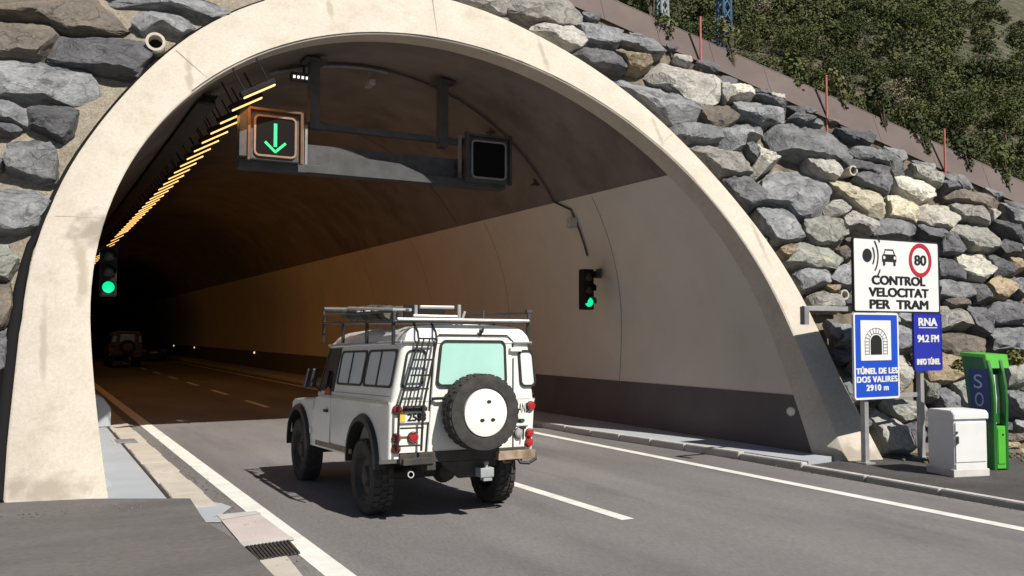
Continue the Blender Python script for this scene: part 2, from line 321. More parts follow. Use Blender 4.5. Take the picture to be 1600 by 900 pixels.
def plate_xz(m, cx, cz, w, h, y0, y1, r=0.03):
    m.prism([(cx+a, y0, cz+b) for a, b in rrect(w, h, r)], (0, y1-y0, 0))
def frame_xz(m, cx, cz, w, h, t, y0, y1, r=0.03):
    A = [(cx+a, cz+b) for a, b in rrect(w, h, r)]; B = [(cx+a, cz+b) for a, b in rrect(w-2*t, h-2*t, max(r-t, 0.004))]
    n = len(A); P = [(x, y0, z) for x, z in A]+[(x, y0, z) for x, z in B]+[(x, y1, z) for x, z in A]+[(x, y1, z) for x, z in B]
    F = []
    for i in range(n):
        j = (i+1) % n; F += [(i, j, n+j, n+i), (2*n+j, 2*n+i, 3*n+i, 3*n+j), (j, i, 2*n+i, 2*n+j), (n+i, n+j, 3*n+j, 3*n+i)]
    m.poly(P, F)
def mesh_np(name, verts, quads, mat, parent=None):
    me = bpy.data.meshes.new(name); nv, nq = len(verts), len(quads)
    me.vertices.add(nv); me.vertices.foreach_set('co', np.asarray(verts, np.float32).ravel())
    me.loops.add(nq*4); me.loops.foreach_set('vertex_index', np.asarray(quads, np.int32).ravel())
    me.polygons.add(nq); me.polygons.foreach_set('loop_start', np.arange(0, nq*4, 4, dtype=np.int32)); me.update(calc_edges=True); me.validate()
    me.materials.append(mat); o = bpy.data.objects.new(name, me); COL.objects.link(o)
    if parent is not None: o.parent = parent
    return o
def leaf_cloud(rng, n, lobes, size):
    """n leaf quads spread through the lobes [(centre, radii)]"""
    w = np.array([r[0]*r[1]*r[2] for c, r in lobes])**0.7; idx = rng.choice(len(lobes), n, p=w/w.sum())
    C = np.array([c for c, r in lobes])[idx]; Rr = np.array([r for c, r in lobes])[idx]
    d = rng.normal(size=(n,3)); d /= np.linalg.norm(d, axis=1)[:,None]; rad = rng.uniform(0.35, 1.0, n)**0.5
    P = C + d*Rr*(rad*rng.uniform(0.85,1.18,n))[:,None]
    nn = d*0.9+rng.normal(size=(n,3))*0.45+np.array([0,0,.25]); nn /= np.linalg.norm(nn, axis=1)[:,None]
    a = np.cross(nn, rng.normal(size=(n,3))); a /= np.linalg.norm(a, axis=1)[:,None]; b = np.cross(nn, a)
    s = size*rng.uniform(0.6,1.3,n)[:,None]
    V = np.stack([P-a*s*.5-b*s*.32, P+a*s*.5-b*s*.32, P+a*s*.5+b*s*.32, P-a*s*.5+b*s*.32], 1).reshape(-1,3)
    return V, np.arange(n*4).reshape(-1,4)

# ------------------------------------------------------------------ ground and roads
sheet('ground', [(-900,-900),(900,-900),(900,900),(-900,900)], -0.06, M_ground)
sheet('road', [(-40,-80),(9.86,-80),(9.86,14),(9.6,24),(9.6,190),(1.2,190),(1.2,14),(-40,14)], 0.0, M_asph)
AP = 0.05
# right: raised apron with its kerb, running on as the tunnel's walkway
kx = [(9.95,-60),(9.95,3),(9.97,6.2),(10.02,9.6),(9.80,12.0),(9.56,14.5),(9.52,20),(9.52,190)]
slab('apron', [(p[0]+0.13, p[1]) for p in kx[:4]]+[(12.6,9.9),(30,6.2),(60,3),(60,-60)], -0.05, AP, M_asph3)
slab('walkway', [(p[0]+0.13, p[1]) for p in kx[3:]]+[(11.2,190),(11.2,9.9)], -0.05, 0.105, M_pave)
def kerb_run(name, path, w, z, mat):
    m = MB(); P = []; F = []
    for x, y in path: P += [(x, y, -0.05), (x+0.012, y, z), (x+w, y, z), (x+w, y, -0.05)]
    for i in range(len(path)-1):
        a, b = 4*i, 4*i+4
        for k in range(3): F.append((a+k, a+k+1, b+k+1, b+k))
    m.poly(P, F); o = m.build(name, mat); o['kind'] = 'structure'; return o
def resample(path, step):
    out = []; 
    for (x0,y0),(x1,y1) in zip(path, path[1:]):
        n = max(1, int(round(math.hypot(x1-x0, y1-y0)/step))); out += [((x0+(x1-x0)*i/n), (y0+(y1-y0)*i/n)) for i in range(n)]
    return out+[path[-1]]
kp = resample([(9.95,-20)]+kx[1:7]+[(9.52,70)], 1.0); m = MB()
for (x0,y0),(x1,y1) in zip(kp, kp[1:]):
    d = Vector((x1-x0, y1-y0, 0)).normalized()*.007; a, b = Vector((x0,y0,-.05))+d, Vector((x1,y1,-.05))-d
    m.prism([a, b, b+Vector((.13,0,0)), a+Vector((.13,0,0))], (0,0,(.168 if y0 > 10.5 else .112 if y0 < 9.5 else .14)+.003*math.sin(x0*50+y0*3)), .012)
o = m.build('kerb', M_kerb); o['kind'] = 'structure'
# painted lines
def line(name, x0, x1, y0, y1, z=0.004): return sheet(name, [(x0,y0),(x1,y0),(x1,y1),(x0,y1)], z, M_white)
line('edge_line', 2.20, 2.43, -40, 180)
line('edge_line', 8.86, 9.03, -40, 180)
for i in range(-4, 24):
    y0 = 7.92+5.43*i; line('lane_dash', 5.62, 5.78, y0, y0+2.68)
# left: gutter, walkway, slabs
m = MB()
for k in range(50):
    y0, y1 = 10.75+k*.99, 10.75+k*.99+.975; dx = 0.012*math.sin(k*2.7)
    m.prism([(1.58+dx,y0,-.02),(1.985+dx,y0,-.02),(1.98+dx,y1,-.02),(1.585+dx,y1,-.02)], (0,0,.034+.006*math.sin(k*1.9)), .008)
o = m.build('gutter', M_gutter); o['kind'] = 'structure'
sheet('drain_slot', [(1.535,11.2),(1.572,11.2),(1.572,60),(1.535,60)], 0.012, M_iron)
m = MB()
for k in range(20):
    y0 = 11.3+2.48*k; m.prism([(.70,y0,-.03),(1.53,y0,-.03),(1.53,y0+2.465,-.03),(.70,y0+2.465,-.03)], (0,0,.044), .006)
o = m.build('walkway', M_pave); o['kind'] = 'structure'
def pix(name, pp, z, mat): return sheet(name, [onZ(*p, z) for p in pp], z, mat)
pix('concrete_patch', [(297,781),(322,816),(346,816),(343,806),(362,792),(346,786)], 0.010, M_pave)
pix('concrete_slab', [(340,806),(402,800),(458,842),(379,852)], 0.012, M_slab)
pix('slab_edge', [(338,804),(400,798),(409,802),(346,812)], 0.016, M_kerb)
pix('slab_edge', [(374,847),(455,838),(461,843),(380,854)], 0.016, M_kerb)
pix('gutter', [(402,872),(448,868),(478,906),(436,908)], 0.008, M_gutter)
slab('asphalt_patch', [onZ(*p) for p in [(-400,783),(297,781),(320,817),(372,848),(402,876),(440,915),(560,1200),(-600,1200)]], -0.03, 0.018, M_asph2)
# drain grate
t = thing('drain_grate', 'rusty bar grate sunk in the road beside the pale concrete slab', 'drain grate', onZ(425,858,0.0))
gq = [onZ(*p) for p in [(384,856),(452,846),(470,866),(402,878)]]
m = MB(); m.poly([(p.x-t.location.x, p.y-t.location.y, 0.005) for p in gq], [range(4)]); m.build('pit_shade', M_black, t)  # flat black sheet stands for the shade under the bars
m = MB()
for k in range(12):
    a = gq[0].lerp(gq[1], (k+.5)/12); b = gq[3].lerp(gq[2], (k+.5)/12); d = (b-a)
    c = (a+b)/2 - t.location; c.z = 0.012; m.box(c, (0.022, d.length, 0.016), Matrix.Rotation(math.atan2(d.y, d.x)-math.pi/2, 3, 'Z'))
m.build('bars', M_iron, t)
# cover plate on the walkway
t = thing('inspection_cover', 'grey metal cover plate set into the pale walkway inside the portal', 'manhole cover', onZ(196,689,0.02))
m = MB(); m.box((0,0,0), (0.36,0.62,0.012), bev=0.003); m.build('lid', M_gsteel, t)
m = MB(); m.box((-0.195,0,-0.002),(0.03,0.68,0.012)); m.box((0.195,0,-0.002),(0.03,0.68,0.012)); m.build('frame', M_kerb, t)
# low battered plinth along the left wall with its end block
m = MB()
P = []
for y in (12.75, 15.5, 20.4): P += [(0.72,y,0.42),(0.84,y,0.36),(1.02,y,0.016),(0.72,y,0.0)]
m.poly(P, [(0,1,5,4),(1,2,6,5),(4,5,9,8),(5,6,10,9),(0,3,2,1),(8,9,10,11)]); o = m.build('wall_plinth', M_pave); rooted(o, (0.85,12,0))
tag(o, 'low grey battered concrete plinth at the foot of the left tunnel wall', 'plinth')
t = thing('end_block', 'weathered concrete end block standing on the left walkway in the tunnel mouth', 'concrete block', (1.1,20.9,0.015))
m = MB(); m.prism([(-0.4,-0.3,0),(0.5,-0.3,0),(0.5,-0.3,0.40),(0.34,-0.3,0.62),(-0.4,-0.3,0.95)], (0,0.9,0), 0.02); m.build('body', M_pave, t)
m = MB(); m.prism([(-0.3,-0.305,0.28),(0.25,-0.305,0.22),(0.25,-0.305,0.42),(-0.1,-0.305,0.66),(-0.3,-0.305,0.72)], (0,-0.02,0)); m.build('recess_panel', M_gutter, t)

# ------------------------------------------------------------------ tunnel
CXT, CZT, RT = 5.86, 2.17, 5.12
def wz(z): return RT-(RT-4.95)*max(0, (CZT-z)/CZT)**1.6
def profile(off=0.0):
    P = []
    nz = 12
    for i in range(nz): z = -0.15+(CZT+0.15)*i/nz; P.append((CXT-wz(z)-off, z))
    for i in range(73): a = math.pi-math.pi*i/72; P.append((CXT+(RT+off)*math.cos(a), CZT+(RT+off)*math.sin(a)))
    for i in range(nz-1, -1, -1): z = -0.15+(CZT+0.15)*i/nz; P.append((CXT+wz(z)+off, z))
    return P
OUT_L = [(-.20,-.3),(-.19,0),(-.17,.68),(-.08,1.99),(-.07,2.17)]
OUT_R = [(11.70,-.3),(11.63,0),(11.52,1.17),(11.50,2.17)]
OUT_A = [(180,5.94),(173.4,5.86),(165,5.83),(154,5.78),(142.7,5.76),(128.5,5.92),(116.7,6.05),(104,6.13),(90.6,6.16),(79.1,6.16),(71.3,6.01),(62.2,5.90),(52.1,5.80),(41.4,5.68),(29,5.56),(18,5.57),(9.3,5.61),(0,5.64)]
def interp(tab, x):
    tab = sorted(tab)
    return float(np.interp(x, [a for a, b in tab], [b for a, b in tab]))
def smooth_rad(a): return sum(interp(OUT_A, min(180, max(0, a+d))) for d in (-9,-6,-3,0,3,6,9))/7
def outer():
    P = []; nz = 12
    for i in range(nz): z = -0.15+(CZT+0.15)*i/nz; P.append((interp([(b,a) for a,b in OUT_L], z), z))
    for i in range(73): a = 180-180*i/72; r = smooth_rad(a); P.append((CXT+r*math.cos(R(a)), CZT+r*math.sin(R(a))))
    for i in range(nz-1, -1, -1): z = -0.15+(CZT+0.15)*i/nz; P.append((interp([(b,a) for a,b in OUT_R], z), z))
    return P
ZC, ZD = 4.84, 0.98
PIN, POUT = profile(), outer(); NP = len(PIN)
t_tun = thing('tunnel', 'road tunnel with a broad cream concrete portal ring set in the rock slope', 'tunnel', (CXT, 10.8, 0))
TL = t_tun.location
def tunP(P): return [(x-TL.x, y-TL.y, z) for x, y, z in P]
m = MB(); P = []; F = []
for i in range(NP):
    (xi, zi), (xo, zo) = PIN[i], POUT[i]
    sp = 0.17*max(0, (2.25-zi)/2.4)**1.3 if i > NP//2 else 0.0
    fi = (xi+sp, faceY(xi+sp, zi), zi)
    k = 0.035/max(1e-6, math.hypot(xo-xi, zo-zi))
    P += [(xo, faceY(xo,zo)+1.2, zo), (xo, faceY(xo,zo)+0.03, zo), (xo-(xo-xi)*k, faceY(xo-(xo-xi)*k, zo), zo-(zo-zi)*k),
          (fi[0]+(xo-xi)*k*.6, faceY(fi[0]+(xo-xi)*k*.6, zi+(zo-zi)*k*.6), zi+(zo-zi)*k*.6), (fi[0], fi[1]+0.02, zi), (xi, faceY(xi,zi)+0.48, zi), (xi-(CXT-xi)*0.018, faceY(xi,zi)+0.5, zi-(CZT-zi)*0.018)]
for i in range(NP-1):
    for k in range(6): a = 7*i+k; F.append((a, a+1, a+8, a+7))
m.poly(tunP(P), F); ring = m.build('portal_ring', M_ring, t_tun, smooth=35)
m = MB(); pts = []
for i in range(30, NP-16):
    (x, z) = PIN[i]; a = noise.noise(Vector((x*2, z*2, 4)))*.012; pts.append((x-(CXT-x)*.006+a*.3, faceY(x, z)+.012, z-(CZT-z)*.006+a*.3))
m.tube(tunP(pts), [.008+.008*abs(noise.noise(Vector((p[0]*5, p[2]*5, 1)))) for p in pts], 6); m.build('joint_seal', M_dsteel, t_tun)
for a_ in (131.0, 84.0, 38.0):
    m = MB(); P = []; c_, s_ = math.cos(R(a_)), math.sin(R(a_)); w_ = .006
    for r_ in (RT+.05, smooth_rad(a_)-.05):
        for e_ in (-w_, w_):
            x, z = CXT+r_*c_-e_*s_, CZT+r_*s_+e_*c_; P.append((x, faceY(x,z)-.002, z))
    m.poly(tunP(P), [(0,1,3,2)]); m.build('formwork_joint', M_ringj, t_tun)
m = MB(); x0, x1 = CXT-math.sqrt(RT**2-1.45**2)-.04, CXT-math.sqrt(5.78**2-1.45**2)+.05; z = 3.62
m.poly(tunP([(x, faceY(x, z+e)-.002, z+e) for x, e in ((x0,-.006),(x1,-.006),(x1,.006),(x0,.006))]), [range(4)]); m.build('formwork_joint', M_ringj, t_tun)
for yj in (15.5, 20.5, 25.5, 30.5, 36.5, 43.5, 52.5):
    for sd in (1,):
        m = MB(); P = []
        for i in range(13):
            z = ZD+.02+(ZC-ZD-.03)*i/12; w_ = (wz(z) if z < CZT else math.sqrt(max(0, RT**2-(z-CZT)**2)))+.042
            P += [(CXT+sd*w_, yj, z), (CXT+sd*w_, yj+.018, z)]
        m.poly(tunP(P), [(2*i,2*i+1,2*i+3,2*i+2) for i in range(12)]); m.build('panel_joint', M_ceil, t_tun)
def band(name, z0, z1, side, mat, off, start=0.40, n=14):
    m = MB(); P = []; F = []; ys = [0, 0.02, 0.06, 0.12, 0.25, 0.5, 1.0]
    for i in range(n+1):
        z = z0+(z1-z0)*i/n
        w = (wz(z) if z < CZT else math.sqrt(max(0, RT**2-(z-CZT)**2)))+off
        x = CXT+side*w; y0 = faceY(x, z)+start
        for q in ys: P.append((x, y0+(185-y0)*q, z))
    k = len(ys)
    for i in range(n):
        for q in range(k-1): F.append((i*k+q, i*k+q+1, (i+1)*k+q+1, (i+1)*k+q))
    m.poly(tunP(P), F); return m.build(name, mat, t_tun, smooth=180)
m = MB(); P = []; F = []; a0 = math.asin((ZC-CZT)/RT); n = 60; ys = [0,0.02,0.06,0.12,0.25,0.5,1.0]
for i in range(n+1):
    a = math.pi-a0-(math.pi-2*a0)*i/n; x, z = CXT+(RT+0.05)*math.cos(a), CZT+(RT+0.05)*math.sin(a); y0 = faceY(x,z)+0.25
    for q in ys: P.append((x, y0+(185-y0)*q, z))
for i in range(n):
    for q in range(6): F.append((i*7+q, i*7+q+1, (i+1)*7+q+1, (i+1)*7+q))
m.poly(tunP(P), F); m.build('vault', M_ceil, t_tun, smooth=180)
for sd in (1, -1):
    band('wall_panel', ZD, ZC+0.03, sd, M_wall, 0.045); band('dado', -0.12, ZD, sd, M_dado, 0.03, 0.46)
m = MB(); m.poly(tunP([(-1,184,-1),(13,184,-1),(13,184,9),(-1,184,9)]), [range(4)]); m.build('end_cap', M_ceil, t_tun)  # added cap, keeps outside light out of the cut-off far end
# formwork joints cast in the vault
for yj in (22.0, 34.0, 46.0):
    m = MB()
    for i in range(n):
        a, b = [math.pi-a0-(math.pi-2*a0)*k/n for k in (i, i+1)]
        r = RT+0.046
        m.poly(tunP([(CXT+r*math.cos(q), y, CZT+r*math.sin(q)) for q, y in ((a,yj),(b,yj),(b,yj+.05),(a,yj+.05))]), [range(4)])
    m.build('joint_band', M_dsteel, t_tun)

# ------------------------------------------------------------------ rock slope and the hill behind
def ztop(x): return min(13.0, max(0.15, 8.74+0.485*(9.5-x)))
def ytop(x):
    xx = min(x, 27.0); return faceY(xx, ztop(x))+0.2
NPO = np.array(POUT)
def in_ring(x, z, shrink):
    dx, dz = x-CXT, z-CZT
    if z < CZT:
        return interp([(b,a) for a,b in OUT_L], z)+shrink < x < interp([(b,a) for a,b in OUT_R], z)-shrink
    return math.hypot(dx, dz) < smooth_rad(math.degrees(math.atan2(dz, dx)))-shrink
m = MB(); G = 0.16; xs = np.arange(-16, 28.01, G); nv = 90; grid = {}
for i, x in enumerate(xs):
    zt = ztop(x); n = max(2, int(round((zt+0.4)/G)))
    for j in range(100):
        z = -0.4+j*G
        if z > zt+G: break
        z = min(z, zt)
        rec = 0.46 if x > 5 else 0.19
        if x < 5 and z > 9: rec = 0.3
        if x > 5: rec = 0.24+(rec-0.24)*min(1, max(0, (zt-z)/0.7))
        nz_ = noise.noise(Vector((x*0.9, z*0.9, 3)))*0.10+noise.noise(Vector((x*3, z*3, 7)))*0.05
        nz_ *= min(1, max(0.0, (zt-z)/0.8)) if x > 5 else 1
        grid[i,j] = None if in_ring(x, z, 0.32) else (x, faceY(x, z)+rec-nz_, z)
V = {}
for (i,j), p in grid.items():
    if p and all(grid.get(q) for q in ()): pass
for i in range(len(xs)-1):
    for j in range(100):
        q = [(i,j),(i+1,j),(i+1,j+1),(i,j+1)]
        if all(grid.get(k) for k in q):
            vv = []
            for k in q:
                if k not in V: V[k] = m.bm.verts.new(grid[k])
                vv.append(V[k])
            m.bm.faces.new(vv)
emb = m.build('embankment', M_sand, smooth=180); emb['kind'] = 'structure'
emb.data.materials.append(M_earth)
for f in emb.data.polygons: f.material_index = 1 if f.center.x+0.6*noise.noise(f.center*1.3) > 6 else 0
def hill_foot(x): return min(42.0, max(14.0, 42-0.35*(x-10)))
def hill_z(x, d):
    b = ztop(x) if x > -14 else 13.0
    f = hill_foot(x); z = b-0.03-0.3*min(1, max(0,d)/2)-1.5*min(1, d/f)
    if d > f: z += 0.74*(d-f)+1.6*noise.noise(Vector((x*.05, d*.05, 1)))+0.5*noise.noise(Vector((x*.2, d*.2, 5)))
    return z
m = MB(); X = [-260,-200,-150,-110,-80,-55,-35,-24]+[-16+1.0*i for i in range(0,60)]+[44+3*i for i in range(40)]+[170,190,220,270,340]
Dd = [-0.08,0.5,1,2,3.5,5,7,9,11]+[13+2.5*i for i in range(45)]+[130,150,180,230,300]
for x in X:
    for d in Dd: m.bm.verts.new((x, ytop(x)+d+0.12, hill_z(x, d)))
m.bm.verts.ensure_lookup_table(); nd = len(Dd)
for i in range(len(X)-1):
    for j in range(nd-1):
        m.bm.faces.new([m.bm.verts[k] for k in (i*nd+j, (i+1)*nd+j, (i+1)*nd+j+1, i*nd+j+1)])
hill = m.build('hillside', M_soil, smooth=180); hill['kind'] = 'structure'
def on_hill(x, d): return Vector((x, ytop(x)+d+0.12, hill_z(x, d)))

# ------------------------------------------------------------------ boulders of the slope
EN = Vector((SK, -1, TI)).normalized(); EU = Vector((1, SK, 0)).normalized(); EV = EN.cross(EU).normalized()
if EV.z < 0: EV = -EV
def rock_mesh(poly, T, seed, sub=4, p=8.0):
    """poly: outline (u, v) about its centre; T half depth. A boulder with flat cut faces, layered like slate."""
    rng = random.Random(seed); b = bmesh.new(); bmesh.ops.create_icosphere(b, subdivisions=sub, radius=1)
    n = len(poly)
    def rad(th):
        c, s_ = math.cos(th), math.sin(th); best = 0
        for i in range(n):
            (x1, y1), (x2, y2) = poly[i], poly[(i+1) % n]; ex, ey = x2-x1, y2-y1
            den = c*ey-s_*ex
            if abs(den) < 1e-9: continue
            t = (x1*ey-y1*ex)/den; q = (x1*s_-y1*c)/den
            if t > 0 and -1e-6 <= q <= 1+1e-6: best = max(best, t)
        return best or 0.05
    RS = [rad(2*math.pi*k/180) for k in range(180)]
    size = sum(RS)/180
    cuts = []
    for k in range(rng.randint(5, 8)):
        a = rng.uniform(0, 2*math.pi); tl = rng.choice((rng.uniform(0.08, 0.35), rng.uniform(0.5, 1.3))); cuts.append((math.cos(a)*tl, math.sin(a)*tl, rng.uniform(0.66, 0.95)*T+tl*size*(rng.uniform(.05,.3) if tl < .4 else rng.uniform(.45,.8))))
    cuts.append((rng.uniform(-.12,.12), rng.uniform(0.35,0.75), rng.uniform(0.50,0.68)*T)); cuts.append((rng.uniform(-.25,.25), rng.uniform(-.05,0.2), rng.uniform(0.80,0.95)*T))
    sk = rng.uniform(0.0, 0.5); o = Vector((rng.uniform(0,99), rng.uniform(0,99), seed*1.7 % 97))
    for v in b.verts:
        d = v.co.normalized(); rho = math.hypot(d.x, d.y); th = math.atan2(d.y, d.x) % (2*math.pi)
        k = (rho**p+abs(d.z)**p)**(-1/p); f = th/(2*math.pi)*180; i = int(f) % 180; r = RS[i]*(1-(f % 1))+RS[(i+1) % 180]*(f % 1)
        h = T*d.z*k; rr = r*rho*k; x, y = rr*math.cos(th), rr*math.sin(th)
        q = Vector((x, y, h))/size
        e = noise.noise(q*1.6+o)*0.06+noise.noise(q*4+o)*0.05+noise.noise(q*10+o)*0.02
        x *= 1+e; y *= 1+e
        lim = min(c[2]-(c[0]*x+c[1]*y) for c in cuts)
        if h > lim: h = lim+(h-lim)*0.04
        st = noise.noise(Vector(((x*1.2+y*sk)/size, (y-sk*x)*6/size, h*3/size))+o)
        st2 = noise.noise(Vector(((x*2.2+y*sk)/size, (y-sk*x)*14/size, h*7/size))+o); h += 0.10*T*st+0.15*T*(abs(st2)-.25)+0.05*T*noise.noise(q*11+o)
        y += 0.05*size*noise.noise(Vector((x*2/size, h*9/size, 1))+o)
        v.co = (x, y, h)
    me = bpy.data.meshes.new('boulder'); b.to_mesh(me); b.free()
    me.polygons.foreach_set('use_smooth', [True]*len(me.polygons)); me.set_sharp_from_angle(angle=R(20))
    return me
EM = Matrix((EU, EV, EN)).transposed().to_4x4()
def plane_uv(P): return P.dot(EU), P.dot(EV)
ROCK_BOX = []
def add_rock(pts3, col, label, seed, depth=None, off=0.30, group=None, sub=4, name='boulder'):
    uv = [plane_uv(P) for P in pts3]
    area = sum(uv[i][0]*uv[(i+1) % len(uv)][1]-uv[(i+1) % len(uv)][0]*uv[i][1] for i in range(len(uv)))/2
    if area < 0: uv = uv[::-1]
    cu = cv = a6 = 0.0
    for (x1,y1),(x2,y2) in zip(uv, uv[1:]+uv[:1]): q = x1*y2-x2*y1; a6 += 3*q; cu += (x1+x2)*q; cv += (y1+y2)*q
    cu /= a6; cv /= a6
    poly = [(a-cu, b-cv) for a, b in uv]; A = abs(area)
    W, Hh = max(a for a,b in poly)-min(a for a,b in poly), max(b for a,b in poly)-min(b for a,b in poly)
    T = max(0.13, min(0.46, 0.34*min(W, Hh)+0.10)) if depth is None else max(.12, min(.36, .30*min(W, Hh)+.06))
    if off is None: off = 0.60*T+.02*math.sin(seed*7.3)
    me = rock_mesh(poly, T, seed, sub); me.materials.append(ROCKM[col])
    o = bpy.data.objects.new(name, me); COL.objects.link(o)
    c = EU*cu+EV*cv; c = c+EN*((Vector((0, K+off, 0))).dot(EN)-c.dot(EN)-min(0.1, T*.2))
    o.matrix_world = Matrix.Translation(c) @ EM
    tag(o, label, 'boulder', group); ROCK_BOX.append((cu, cv, poly)); return o
REG = {1:(4,680,0),2:(5,960,80),3:(5,1060,200),4:(5,1280,180),5:(5,1180,320),6:(5,1360,300),7:(5,1280,460),8:(4.5,1340,560),9:(4,0,0),10:(2.5,0,180)}
